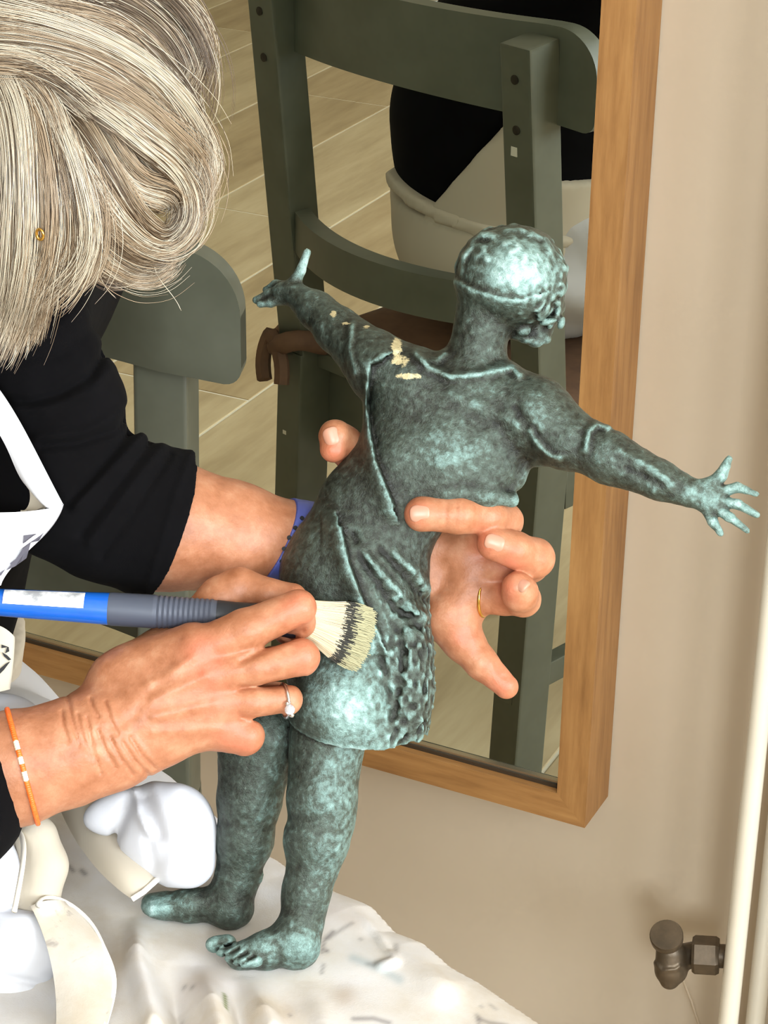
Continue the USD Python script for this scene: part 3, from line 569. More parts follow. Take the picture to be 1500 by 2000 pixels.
def right_hand():
    B = Blob((-130, 1085, -360), (660, 1650, -10), 3.4, ZH)
    fl = ((.15, .25, 1), .62)
    B.chain([(-140, 1548, -235, 122), (30, 1500, -225, 112), (130, 1472, -215, 104), (210, 1440, -205, 106)], 0, 14, flat=((0, 0, 1), .82))
    B.chain([(205, 1440, -200, 104), (290, 1385, -190, 118), (355, 1350, -185, 112)], 24, 24, flat=fl)
    # back of the hand to each knuckle
    for x, y, z, rr in ((390, 1276, -215, 48), (408, 1320, -222, 45), (424, 1374, -212, 43), (444, 1424, -192, 44)): B.cone((280, 1395, -190), 80, (x, y, z), rr, 22)
    B.cone((230, 1330, -180), 60, (375, 1262, -195), 46, 26)
    B.chain([(385, 1274, -215, 47), (480, 1232, -225, 42), (582, 1187, -215, 36)], 10, 8); B.chain([(582, 1187, -215, 35), (585, 1215, -170, 31), (560, 1232, -130, 27)], 6, 6)
    B.chain([(405, 1318, -222, 44), (500, 1304, -230, 40), (588, 1284, -215, 37)], 10, 8); B.chain([(588, 1284, -215, 36), (580, 1292, -165, 32), (530, 1290, -130, 28)], 6, 6)
    B.chain([(422, 1373, -212, 42), (490, 1372, -215, 36), (560, 1366, -198, 31)], 10, 8); B.chain([(560, 1366, -198, 30), (545, 1362, -150, 29), (500, 1350, -125, 27)], 6, 6)
    B.chain([(442, 1424, -192, 44), (478, 1438, -190, 38)], 10, 8); B.chain([(478, 1438, -190, 37), (465, 1428, -140, 31), (430, 1400, -120, 28)], 6, 6)
    # thumb, behind the brush
    B.chain([(270, 1330, -150, 76), (360, 1258, -100, 60), (432, 1172, -84, 44), (468, 1148, -82, 40)], 20, 16); B.chain([(468, 1148, -82, 40), (525, 1164, -100, 34), (572, 1166, -118, 27)], 8, 8)
    # grooves between the fingers, wrinkles at the wrist, tendons
    for pts in ([(470, 1292), (530, 1262), (590, 1232)], [(470, 1343), (540, 1336), (590, 1328)], [(470, 1400), (520, 1402), (548, 1396)]): B.ridge2(pts, 7, -7, zhi=-150)
    for a, b in (((132, 1361), (156, 1455)), ((150, 1395), (178, 1480)), ((169, 1402), (196, 1510)), ((190, 1425), (226, 1500)), ((214, 1440), (258, 1512)), ((240, 1450), (290, 1515)), ((205, 1370), (230, 1435)), ((120, 1390), (134, 1450)), ((255, 1440), (300, 1500)), ((176, 1365), (192, 1400))):
        c = ((a[0] + b[0]) / 2 - 3, (a[1] + b[1]) / 2 + 2); B.ridge2([a, c, b], 3.6, -4.0, zhi=-190); B.ridge2([(a[0] + 10, a[1] + 3), (c[0] + 10, c[1]), (b[0] + 10, b[1] - 6)], 5, 1.6, zhi=-190)
    for a, b in (((300, 1365), (400, 1322)), ((300, 1400), (415, 1376)), ((295, 1335), (375, 1285)), ((300, 1430), (430, 1425))): B.ridge2([a, b], 10, 4, zhi=-170)
    for x, y in ((590, 1190), (592, 1284), (392, 1272), (408, 1318)): B.ell((x, y, -225), (20, 20, 18), 10)
    B.ridge2([(120, 1480), (260, 1400), (330, 1300)], 12, -3, zhi=-190)
    B.band(lambda p: 3.0 * fb(p, 46, 2, 13) + 1.3 * fb(p, 12, 2, 18))
    return B
def head():
    B = Blob((-330, -140, -250), (400, 640, 480), 9, 1.02)
    B.ell((40, 170, 130), (255, 285, 300), 0); B.ell((110, 380, 220), (150, 170, 170), 60); B.ell((190, 400, 320), (40, 60, 60), 30)
    B.chain([(-60, 360, 170, 130), (-190, 520, 120, 140)], 40); B.ell((70, 330, -75), (28, 55, 20), 14); B.ell((250, 330, 300), (20, 40, 40), 20); B.ell((225, 470, 320), (55, 40, 60), 20)
    return B
hs = []; reds = []
for Bf, cen in ((left_hand, ((812, 1004, 30, 26), (945, 1062, 26, 34), (990, 1150, 22, 32), (985, 1335, 32, 32), (650, 885, 26, 24), (905, 1240, 20, 20), (1000, 1100, 30, 14))),
                (right_hand, ((585, 1190, 34, 34), (600, 1284, 28, 34), (395, 1274, 38, 34), (412, 1322, 30, 30), (428, 1376, 30, 26), (445, 1428, 26, 26), (480, 1445, 34, 30))), (head, ())):
    m, v = Bf().build(); hs.append(m); reds.append(.5 * np.clip(sum([gauss(v, c[:2], c[2:]) for c in cen], np.zeros(len(v))), 0, 1))
sk = cat(hs)
bo = part('body', sk, 'skin', smooth=True, attrs={'red': np.concatenate(reds)})
def nail(px, py, dz, w, h, ang, tilt=(0, 0)):
    m = trimesh.creation.icosphere(3); v = m.vertices.copy(); v = np.sign(v) * np.abs(v) ** .72
    v *= [w / 2, h / 2, 5]; v[:, 2] += 9 * (v[:, 1] / (h / 2)) ** 2 * .55
    v = v @ rotm(tilt[0], tilt[1], ang).T + [px, py, dz]; z = ZH * (1 + v[:, 2] / FPX)
    part('fingernail', trimesh.Trimesh(P(v[:, 0], v[:, 1], z), m.faces), 'nail', bo, smooth=True)
nail(820, 1003, -97, 40, 35, -3); nail(966, 1060, -64.5, 40, 33, 18); nail(1021, 1142, -54, 24, 28, 30, (-20, 30)); nail(648, 852, -18.5, 36, 34, 70, (0, 0))
# ---- sweater: left sleeve pushed up below the elbow, trunk, right sleeve
def sleeve():
    B = Blob((-180, 480, -220), (420, 1230, 260), 5, ZH)
    B.chain([(-60, 600, 60, 165), (55, 690, 20, 135), (104, 800, 20, 138), (120, 945, 25, 140)], 0, 30)
    B.chain([(115, 945, 25, 142), (210, 990, 40, 146), (330, 1028, 60, 149), (420, 1050, 80, 150)], 30, 16)
    B.cut((1, .33, .25), (328, 1025, 60), (200, 700, -220), (520, 1300, 300))
    for pts, r, a in (([(10, 780), (60, 785), (120, 768), (175, 735), (205, 685)], 9, -11), ([(20, 800), (90, 800), (180, 762), (215, 720)], 10, 7), ([(80, 872), (150, 866), (230, 840), (250, 800)], 9, -9), ([(75, 852), (160, 846), (236, 806)], 10, 7),
                      ([(130, 990), (190, 920), (262, 838)], 10, -10), ([(150, 985), (210, 925), (278, 850)], 12, 9), ([(160, 1040), (220, 960), (290, 870)], 9, -7), ([(175, 1060), (250, 960), (318, 872)], 9, 6), ([(200, 1085), (260, 1000), (330, 890)], 9, -5), ([(40, 700), (120, 690), (180, 640)], 14, -5), ([(30, 660), (110, 640), (160, 600)], 14, 5)):
        B.ridge2(pts, r, a * 1.3, zhi=60, width=24)
    B.ridge2([(374, 884), (345, 960), (283, 1166)], 8, 5)
    B.band(lambda p: 5 * fb(p, 60, 3, 23), width=14)
    return B
def trunk(off=0.0, h=11):
    B = Blob((-1300, -1050, 430), (-350, -350, 1180 if h > 7 else 800), h, None)
    B.ell((-905, -690, 585), (134 + off, 168 + off, 94 + off * .4)); B.cone((-905, -690, 600), 126 + off, (-900, -690, 640), 122 + off, 30); B.cone((-905, -690, 690), 140 + off, (-905, -690, 720), 146 + off, 20); B.cone((-905, -690, 700), 146 + off, (-860, -700, 800), 140 + off, 60); B.cone((-860, -700, 800), 140 + off, (-770, -720, 960), 138 + off, 60, flat=((0.4, 0, -.3), .85))
    B.cone((-770, -600, 985), 85 + off, (-760, -850, 985), 85 + off, 60); B.cone((-760, -730, 1000), 70 + off, (-690, -750, 1060), 62 + off, 40)
    return B
T_ = trunk(); q = P(-60, 600, ZH * (1 + 60 / FPX)) * 1000; T_.cone((-770, -600, 985), 80, q, 62, 40)
w1 = P(-130, 1548, ZH * (1 - 235 / FPX)) * 1000; T_.chain([(-760, -860, 985, 80), (-760, -1000, 800, 62), (*w1, 46)], 40, 20)
part('sweater', cat([sleeve().build()[0], T_.build()[0]]), 'black_knit', smooth=True)
# ---- trousers and shoes: two legs under the apron
Tr = Blob((-1200, -1050, 0), (-280, -450, 720), 11, None)
Tr.ell((-905, -690, 575), (130, 164, 82))
for ky, kx, fx in ((-865, -380, -430), (-1000, -350, -400)):
    Tr.chain([(-900, -625 if ky > -900 else -765, 585, 86), (kx, ky, 618, 66), (fx + 20, ky + 20, 330, 56), (fx, ky + 20, 50, 48)], 30, 20)
part('trousers', Tr.build()[0], 'trousers', smooth=True)
for ky, fx in ((-845, -430), (-980, -400)):
    sh = Blob((fx - 90, ky - 70, -25), (fx + 220, ky + 70, 130), 6, None); sh.chain([(fx, ky, 36, 50), (fx + 20, ky, 23, 42), (fx + 150, ky, 15, 34)], 0, 20); sh.cut((0, 0, -1), (0, 0, -19), (fx - 200, ky - 200, -50), (fx + 300, ky + 200, 60))
    part('shoe', sh.build()[0], 'black_knit', smooth=True)
# ---- apron: the lap, a hip panel, bunched folds, strap, bib
sil = [(60, 1560), (300, 1600), (430, 1650), (510, 1664), (556, 1698), (640, 1732), (700, 1757), (745, 1806), (800, 1826), (850, 1872), (905, 1902), (960, 1942), (1010, 1974), (1075, 2015), (1300, 2160)]
zl = .7025; SL = np.array([hit(a, b, 2, zl)[:2] for a, b in sil])
gx, gy = np.meshgrid(np.linspace(-.74, -.16, 440), np.linspace(-1.10, -.70, 320), indexing='ij'); G2 = np.stack([gx, gy], -1)
d = np.full(gx.shape, 1e9); sg = np.ones(gx.shape)
for a, b in zip(SL[:-1], SL[1:]):
    v = b - a; w = G2 - a; t = np.clip((w @ v) / (v @ v), 0, 1); dd = np.linalg.norm(w - t[..., None] * v, axis=-1); cr = v[0] * w[..., 1] - v[1] * w[..., 0]
    m = dd < d - 1e-9; d = np.where(m, dd, d); sg = np.where(m, np.sign(cr), sg)
s = d * sg - .010                                          # > 0 beyond the far edge of the lap
gp = to_px(np.stack([gx, gy, np.full(gx.shape, zl)], -1), ZH)
def fold(pts, r, a):
    o = np.full(gx.shape, 1e9); q = np.asarray(pts, float)
    for u, v in zip(q[:-1], q[1:]):
        e = v - u; w = gp[..., :2] - u; t = np.clip((w @ e) / (e @ e), 0, 1); o = np.minimum(o, np.linalg.norm(w - t[..., None] * e, axis=-1))
    return a * np.exp(-(o / r) ** 2) * np.clip((gp[..., 1] - q[0, 1] + 10) / 90, 0, 1) ** 1.3
hz = zl + .002 - .55 * (np.sqrt((s + .006) ** 2 + .016 ** 2) + (s + .006)) * np.where(s > 0, 1.5, 1) - .0
hz += fold([(262, 1800), (270, 1900), (300, 2020)], 20, .010) + fold([(390, 1900), (410, 1960), (430, 2040)], 24, .010) + fold([(480, 1920), (530, 2030)], 24, .009) + fold([(140, 1780), (142, 1870), (130, 2030)], 13, .010) + fold([(330, 1890), (355, 2030)], 20, -.008) + fold([(450, 1930), (480, 2030)], 16, -.006) + fold([(600, 1930), (640, 2030)], 24, .004)
hz += fold([(680, 1752), (740, 1820), (770, 1880), (745, 1890)], 10, .0025) + fold([(700, 1790), (760, 1850)], 12, -.003) + fold([(780, 1840), (860, 1930)], 30, .004)
hz += .005 * (meshkit.fbm(np.stack([gx * 18, gy * 18, gx * 0], -1), 3, 31) - .5)
lapm = sheet(np.stack([gx, gy, hz], -1), .0016); keep = np.concatenate([s, s[:, ::-1]], 1).ravel(); lapm.update_faces((keep[lapm.faces] < .045).all(1)); LAPU = np.unique(lapm.faces); lapm.remove_unreferenced_vertices(); 
def mark(pts, r):
    o = np.full(gx.shape, 1e9); q = np.asarray(pts, float); q = np.vstack([q, q[-1:] + 1e-3]) if len(q) < 2 else q
    for u, v in zip(q[:-1], q[1:]):
        e_ = v - u; w = gp[..., :2] - u; t = np.clip((w @ e_) / (e_ @ e_), 0, 1); o = np.minimum(o, np.linalg.norm(w - t[..., None] * e_, axis=-1))
    return np.exp(-(o / r) ** 2)
dk = sum(mark(p_, r_) * a_ for p_, r_, a_ in (([(628, 1862), (634, 1835), (650, 1818)], 4, .8), ([(688, 1798), (668, 1812), (640, 1834)], 4, .6), ([(774, 1840), (771, 1868), (748, 1888), (718, 1886)], 5, .5), ([(638, 1859)], 5, 1), ([(632, 1888), (628, 1904)], 4, .7), ([(704, 1831)], 4, .6),
    ([(938, 1985), (955, 1992), (990, 1996)], 5, .7), ([(932, 1978), (936, 1998)], 5, .7), ([(940, 1958)], 4, .6), ([(958, 1952), (968, 1960)], 4, .5), ([(135, 1696), (143, 1704)], 4, .9), ([(160, 1704), (166, 1710)], 5, .9), ([(362, 1932)], 5, .7), ([(378, 1940)], 5, .7), ([(356, 1988)], 5, .5), ([(690, 1999), (730, 1998), (760, 2006)], 5, .8), ([(566, 1992)], 4, .7)))
br_ = .5 * mark([(672, 1952)], 24) + .35 * mark([(655, 1775), (690, 1790)], 26) + .4 * mark([(450, 1880), (400, 1930)], 40) + .3 * mark([(560, 1990)], 30)
bl_ = .6 * mark([(690, 1874), (735, 1892), (780, 1916)], 10); gn = mark([(437, 1955), (439, 1990)], 4)
st_ = np.stack([np.concatenate([k_, k_[:, ::-1]], 1).ravel() for k_ in (np.clip(dk, 0, 1) * .7, np.clip(br_, 0, 1), np.clip(bl_, 0, 1), np.clip(gn, 0, 1))], 1)
st_ = st_[LAPU]
lap = part('apron', lapm, 'lap_cloth', smooth=True, label='white paint-stained apron cloth over the lap', attrs={'dark': st_[:, 0], 'brown': st_[:, 1], 'blue': st_[:, 2], 'green': st_[:, 3]})
def zsheet(rows, n, m, thick, mat, name='apron', wob=0.0, seed=1, parent=None, label=None):
    """a cloth through rows of (x, y, height) picture points at room heights"""
    R = np.array([spline(r, m) for r in rows]); R = np.stack([spline(R[:, k], n) for k in range(m)], 1)
    G = np.stack([hit(R[i, j, 0], R[i, j, 1], 2, R[i, j, 2]) for i in range(n) for j in range(m)]).reshape(n, m, 3)
    if wob: G[..., 2] += wob * (meshkit.fbm(G * 25, 3, seed) - .5)
    return part(name, sheet(G, thick), mat, parent, smooth=True, label=label)
# beige strap end lying across the lap
zsheet([[(112, 1560, .736), (150, 1640, .735), (200, 1705, .733), (262, 1757, .728)], [(150, 1560, .742), (195, 1632, .743), (240, 1685, .741), (290, 1732, .732)], [(190, 1556, .742), (228, 1622, .742), (270, 1670, .738), (318, 1708, .728)]], 12, 22, .0022, 'apron_beige', 'apron_strap', .003)
part('strap_end', tube(np.array([hit(x, y, 2, z) for x, y, z in ((258, 1756, .730), (280, 1742, .733), (300, 1724, .733), (317, 1708, .731))]), .0016, 8), 'piping', smooth=True)
# bunched white cloth behind the brush hand
Bu = Blob((60, 1490, -60), (470, 1790, 220), 4.5, ZH)
Bu.ell((340, 1628, 85), (84, 100, 64)); Bu.ell((252, 1586, 118), (92, 46, 40), 40, rot=(0, 0, -12)); Bu.ell((285, 1650, 100), (50, 44, 40), 40); Bu.ell((368, 1690, 80), (50, 44, 46), 30); Bu.ridge2([(262, 1545), (270, 1590), (292, 1630)], 8, 9, width=30)
for pts, r, a in (([(288, 1560), (300, 1600), (312, 1630)], 12, -7), ([(300, 1540), (330, 1590), (345, 1660), (330, 1710)], 18, 9), ([(355, 1560), (385, 1620), (385, 1690)], 14, -8), ([(256, 1560), (240, 1590), (226, 1625)], 13, -10), ([(290, 1640), (300, 1690)], 12, -5)): Bu.ridge2(pts, r, a, width=30)
Bu.band(lambda p: 5 * fb(p, 60, 2, 41)); part('apron', Bu.build()[0], 'apron_white', smooth=True)
# rolled folds and the piped hem at the left
Lf = Blob((-90, 1570, -140), (200, 2060, 120), 4.5, ZH)
Lf.chain([(70, 1635, -20, 44), (85, 1690, -20, 46), (70, 1745, -15, 50)], 0, 16); part('apron', Lf.build()[0], 'apron_beige', smooth=True)
Lw = Blob((-160, 1580, -170), (200, 2100, 160), 5, ZH)
Lw.ell((-30, 1720, -30), (75, 110, 60)).ell((30, 1850, -30), (95, 85, 75), 20).ell((10, 1950, -20), (90, 100, 70), 30).ell((-60, 2010, -30), (170, 60, 80), 20)
for pts, r, a in (([(0, 1905), (60, 1918), (100, 1932)], 8, -8), ([(0, 1950), (40, 1962), (80, 1975)], 8, -8), ([(-10, 1775), (60, 1772), (110, 1768)], 9, -12)): Lw.ridge2(pts, r, a, width=22)
Lw.band(lambda p: 5 * fb(p, 50, 2, 47)); part('apron', Lw.build()[0], 'apron_white', smooth=True)
def piping(pts, r=.0014): part('piping', tube(spline(np.array([hit(x, y, 2, z) for x, y, z in pts]), 30), r, 8), 'piping', smooth=True)
piping([(28, 1780, .765), (40, 1715, .77), (46, 1655, .772), (30, 1618, .768)])
piping([(75, 1768, .745), (128, 1764, .737), (165, 1792, .731), (200, 1850, .727), (220, 1905, .723), (218, 1950, .720), (200, 2015, .717)], .0017)
zsheet([[(60, 1770, .742), (100, 1880, .728), (110, 2020, .716)], [(128, 1764, .737), (170, 1880, .728), (160, 2020, .718)], [(130, 1765, .736), (219, 1910, .723), (202, 2020, .717)]], 12, 20, .0016, 'apron_cloth')
Bw = Blob((-120, 1330, -160), (110, 1450, 60), 4, ZH); Bw.ell((-10, 1400, -60), (90, 48, 60)); part('apron', Bw.build()[0], 'apron_white', smooth=True)
# bib: neck strap falling from the shoulder into the bib's corner, printed
def dsheet(rows, n, m, thick, mat, name, parent=None, label=None):
    R = np.array([spline(r, m) for r in rows]); R = np.stack([spline(R[:, k], n) for k in range(m)], 1); R = R.reshape(-1, 3); globals()['LASTR'] = R
    G = P(R[:, 0], R[:, 1], ZH * (1 + R[:, 2] / FPX)).reshape(n, m, 3); return part(name, sheet(G, thick), mat, parent, smooth=True, label=label)
dsheet([[(-60, 700, -130), (6, 775, -160), (52, 852, -172), (98, 940, -176), (122, 985, -178)], [(-75, 715, -150), (-4, 800, -182), (34, 880, -190), (66, 950, -192), (96, 992, -190)], [(-80, 735, -150), (-12, 828, -178), (20, 885, -184), (44, 935, -180), (78, 965, -176)]], 12, 30, .0016, 'apron_white', 'bib_strap')
dsheet([[(46, 905, -170), (88, 950, -168), (99, 975, -166), (88, 990, -172), (52, 1000, -184)], [(30, 905, -160), (52, 940, -150), (60, 965, -146), (58, 985, -150), (40, 999, -176)]], 10, 20, .0014, 'apron_beige', 'bib_lining')
bib = [[(-90, 1000, -195), (0, 1002, -196), (60, 999, -194), (100, 992, -188), (123, 984, -178)], [(-90, 1050, -205), (0, 1048, -206), (60, 1040, -202), (92, 1024, -190), (110, 1012, -176)], [(-90, 1110, -205), (-20, 1100, -204), (20, 1085, -200), (50, 1062, -190), (74, 1056, -176)], [(-90, 1190, -195), (-60, 1175, -195), (-30, 1160, -192), (-14, 1150, -185), (0, 1142, -176)]]
bb = dsheet(bib, 26, 30, .0016, 'apron_white', 'bib')
from scipy.interpolate import LinearNDInterpolator
_bl = LinearNDInterpolator(LASTR[:, :2], LASTR[:, 2], fill_value=-180)
def bibdz(x, y): return float(_bl(x, y)) - 2
from shapely.geometry import Polygon
def printed(poly, mat, dzf, parent, th=.0006):
    pg = trimesh.creation.extrude_polygon(Polygon(poly), 1.0, engine='earcut').subdivide(); v = pg.vertices; dz = np.array([dzf(a, b) for a, b in v[:, :2]]) - 3 - 2 * v[:, 2]
    part('print', trimesh.Trimesh(P(v[:, 0], v[:, 1], ZH * (1 + dz / FPX)), pg.faces), mat, parent, smooth=False)
for poly in ([(46, 1046), (85, 1041), (76, 1056), (60, 1060), (52, 1090), (30, 1106), (12, 1114), (28, 1096), (44, 1072)], [(20, 1100), (44, 1082), (40, 1092), (22, 1108)], [(-10, 1126), (10, 1112), (2, 1124)]): printed(poly, 'print_grey', bibdz, bb)
# apron side panel below the bib at the left edge, with black print
sp = dsheet([[(-60, 1225, -150), (10, 1228, -165), (28, 1245, -160)], [(-60, 1280, -160), (5, 1280, -172), (26, 1285, -165)], [(-60, 1360, -160), (0, 1350, -170), (18, 1345, -160)]], 14, 14, .0016, 'apron_beige', 'apron')
_sl = LinearNDInterpolator(LASTR[:, :2], LASTR[:, 2], fill_value=-172)
spd = lambda x, y: float(_sl(x, y)) - 2
for poly in ([(3, 1259), (17, 1264), (18, 1272), (10, 1276), (14, 1264), (3, 1266)], [(4, 1274), (14, 1280), (22, 1288), (17, 1290), (8, 1282)], [(0, 1306), (12, 1296), (20, 1292), (8, 1308), (0, 1316)]): printed(poly, 'print_black', spd, sp)
# hip panel and waist tie, seen from behind in the mirror
Hp = trunk(9, 6); Hp.cut((0, 0, 1), (0, 0, 692), (-835, -1100, 430), (-300, -300, 1200)); Hp.cut((-.775, 0, .63), (-912, -665, 702), (-1300, -1100, 400), (-300, -300, 1200)); 
Hp.cut((0, 0, -1), (0, 0, 493), (-1300, -1100, 400), (-300, -300, 1200)); part('apron', Hp.build()[0], 'apron_beige', smooth=True)
Hq = trunk(10, 6); Hq.cut((0, 0, 1), (0, 0, 634), (-1300, -1100, 430), (-300, -300, 1200)); Hq.cut((0, 0, -1), (0, 0, 493), (-1300, -1100, 400), (-300, -300, 1200)); part('apron', Hq.build()[0], 'apron_beige', smooth=True)
Hl = Blob((-1050, -1050, 430), (-450, -450, 760), 9, None); Hl.cone((-880, -630, 588), 104, (-540, -790, 612), 86); Hl.cut((0, 0, -1), (0, 0, 494), (-1300, -1100, 400), (-300, -300, 1200)); Hl.band(lambda p: 8 * fb(p, 60, 2, 3) + 5 * np.sin((p[:, 2] + .4 * p[:, 0]) / 14), width=20); part('apron', Hl.build()[0], 'apron_white', smooth=True)
Ht = trunk(13, 6); Ht.cut((.12, 0, 1), (-950, -665, 650), (-1300, -1100, 400), (-300, -300, 1200)); Ht.cut((-.12, 0, -1), (-950, -665, 634), (-1300, -1100, 400), (-300, -300, 1200)); Ht.cut((-1, 0, 0), (-1040, 0, 0), (-1300, -1100, 400), (-300, -300, 1200)); part('apron_tie', Ht.build()[0], 'apron_beige', smooth=40)
# ---------------------------------------------------------------- hair
for nm, c in (('hair_light', 'c9bca6'), ('hair_mid', '9c866c'), ('hair_dark', '574430')):
    look(nm, {'p': ('principled_bsdf', {'base_color': lin(c), 'roughness': .38, 'specular_ior_level': .7, 'anisotropic': .3})})
hr = np.random.default_rng(11)
ZHAIR = 1.02
def hdz(x, y): return 95 - 265 * np.sqrt(np.clip(1 - ((x - 40) / 360) ** 2 - ((y - 210) / 430) ** 2, .03, 1))
# guides: picture points; count; spread at root and tip; lift
GU = [([(-80, 118), (0, 112), (70, 128), (140, 170), (200, 220)], 260, 26, 20, -8), ([(-80, 132), (-20, 128), (40, 150), (85, 200), (110, 280)], 200, 24, 22, -4),
      ([(-70, 60), (110, 88), (250, 145), (335, 215), (385, 290), (397, 335), (380, 372), (345, 392)], 420, 46, 16, 0),
      ([(-70, 20), (90, 40), (220, 90), (310, 170), (355, 240), (372, 300), (366, 350)], 420, 50, 22, 6),
      ([(-60, -40), (140, -20), (260, 20), (330, 80), (362, 140), (368, 190), (352, 240)], 420, 50, 24, 4),
      ([(100, -60), (240, -40), (330, 0), (372, 50), (382, 95), (372, 140), (350, 180)], 380, 46, 18, -4),
      ([(60, 150), (180, 180), (280, 240), (350, 300), (384, 345), (388, 385), (366, 420)], 420, 30, 14, -6),
      ([(100, 190), (200, 230), (290, 300), (345, 350), (366, 400), (358, 445), (325, 472), (285, 470)], 420, 30, 15, -14),
      ([(110, 210), (180, 300), (235, 390), (290, 455), (330, 470), (362, 440), (368, 400), (345, 360)], 380, 24, 10, -16),
      ([(130, 220), (230, 310), (300, 370), (340, 385), (352, 410), (330, 430)], 260, 28, 16, -4),
      ([(120, 230), (165, 330), (205, 420), (255, 475), (300, 495), (335, 480)], 320, 26, 16, -4),
      ([(110, 230), (150, 380), (185, 470), (240, 520), (290, 535), (325, 515), (338, 490)], 300, 26, 16, 8),
      ([(150, 330), (170, 440), (185, 500), (215, 530), (260, 520)], 220, 30, 22, 22),
      ([(-60, 110), (-10, 200), (10, 340), (6, 480), (-6, 600), (-40, 700)], 520, 44, 40, -10),
      ([(-30, 105), (30, 200), (46, 340), (44, 470), (26, 580), (-10, 670)], 480, 36, 34, -16),
      ([(10, 120), (70, 220), (95, 340), (98, 450), (80, 540), (40, 600)], 460, 30, 26, -16),
      ([(50, 140), (105, 240), (138, 350), (150, 440), (138, 510), (95, 555), (60, 590)], 440, 28, 20, -14),
      ([(80, 160), (125, 260), (160, 370), (172, 450), (160, 510), (125, 548)], 360, 24, 16, -6),
      ([(-80, 150), (-40, 300), (-30, 450), (-40, 600), (-70, 720)], 420, 50, 40, 10),
      ([(-10, 160), (20, 300), (30, 430), (20, 560), (0, 660)], 300, 50, 40, 12),
      ([(60, 200), (90, 320), (120, 430), (110, 520), (70, 570)], 300, 40, 30, 14)]
strands = [[], [], []]; SN = 16
for gi, (pts, n, s0, s1, lift) in enumerate(GU):
    c = spline(np.array([(x, y, 0) for x, y in pts], float), SN)[:, :2]; t = np.linspace(0, 1, SN); z = hdz(c[:, 0], c[:, 1]) + lift
    T = np.gradient(c, axis=0); T /= np.linalg.norm(T, axis=1, keepdims=True); Nn = np.stack([-T[:, 1], T[:, 0]], 1)
    ncl = 11; cl = hr.normal(0, .75, (ncl, 2)); ctone = hr.integers(0, 5, ncl)
    for k in range(int(n * 2.4)):
        j = hr.integers(ncl); o = cl[j] + hr.normal(0, .30, 2); f = s0 + (s1 - s0) * t ** .8
        wv = hr.normal(0, 3.2, 3); ph = hr.uniform(0, 6.28)
        off = o[0] * f + wv[0] * np.sin(4 * t + ph) * 1.6 * t + hr.normal(0, 9) * t ** 2 + 1.5 * np.sin(hr.uniform(9, 22) * t + ph) + (hr.normal(0, 34) * t ** 1.5 if hr.random() < .035 else 0)
        p = np.column_stack([c + Nn * off[:, None], z + (70 * (1 - t) ** 3 if gi >= 6 else 0) + (o[1] * f * .8) + wv[1] * t * 3])
        e = hr.uniform(.82, 1.0); ii = np.linspace(0, (SN - 1) * e, SN); p = np.column_stack([np.interp(ii, np.arange(SN), p[:, q]) for q in range(3)])
        tone = [0, 1, 0, 1, 2][ctone[j]] if hr.random() < .7 else [0, 1, 1, 2][hr.integers(4)]
        strands[tone].append(p)
# single flyaway hairs
for pts in ([(300, 500), (312, 545), (335, 575), (352, 604)], [(190, 520), (200, 550), (225, 580)], [(100, 555), (112, 590), (103, 615)], [(45, 600), (55, 650), (48, 700)], [(20, 640), (28, 690), (10, 720)], [(388, 180), (400, 220), (398, 260), (384, 300)], [(370, 130), (388, 175), (392, 210)], [(360, 150), (375, 200), (402, 190)],
            [(150, 110), (170, 60), (215, 30)], [(120, 190), (140, 130), (180, 85)], [(300, -10), (360, 20), (372, 60), (360, 120)], [(20, 445), (70, 460), (110, 520)], [(75, 400), (90, 330), (130, 280)], [(200, 230), (190, 180), (205, 120)], [(340, 250), (330, 190), (300, 130)], [(395, 330), (385, 280), (390, 240)]):
    q = spline(np.array([(x, y, 0) for x, y in pts], float), SN); q[:, 2] = hdz(q[:, 0], q[:, 1]) - 14; strands[0].append(q); strands[0].append(q + [2, 3, 2])
for nm, mat, st in zip(('hair', 'hair', 'hair'), ('hair_light', 'hair_mid', 'hair_dark'), strands):
    A = np.array(st); W = P(A[..., 0], A[..., 1], ZHAIR * (1 + A[..., 2] / FPX)) - WL
    cu = UsdGeom.BasisCurves.Define(stage, numbered(str(wo.GetPath()), nm)); cu.CreateTypeAttr('linear'); cu.CreateCurveVertexCountsAttr(Vt.IntArray.FromNumpy(np.full(len(A), SN, np.int32)))
    cu.CreatePointsAttr(Vt.Vec3fArray.FromNumpy(W.reshape(-1, 3).astype(np.float32)))
    wd = np.tile(np.r_[np.full(SN - 4, 1.0), .9, .75, .55, .3], len(A)) * .00030; cu.CreateWidthsAttr(Vt.FloatArray.FromNumpy(wd.astype(np.float32))); cu.SetWidthsInterpolation('vertex')
    UsdShade.MaterialBindingAPI.Apply(cu.GetPrim()).Bind(LOOK[mat]); tag(cu.GetPrim(), label={'hair_light': 'pale blonde and silver strands', 'hair_mid': 'ash blonde strands', 'hair_dark': 'darker underlying strands'}[mat], kind='stuff')
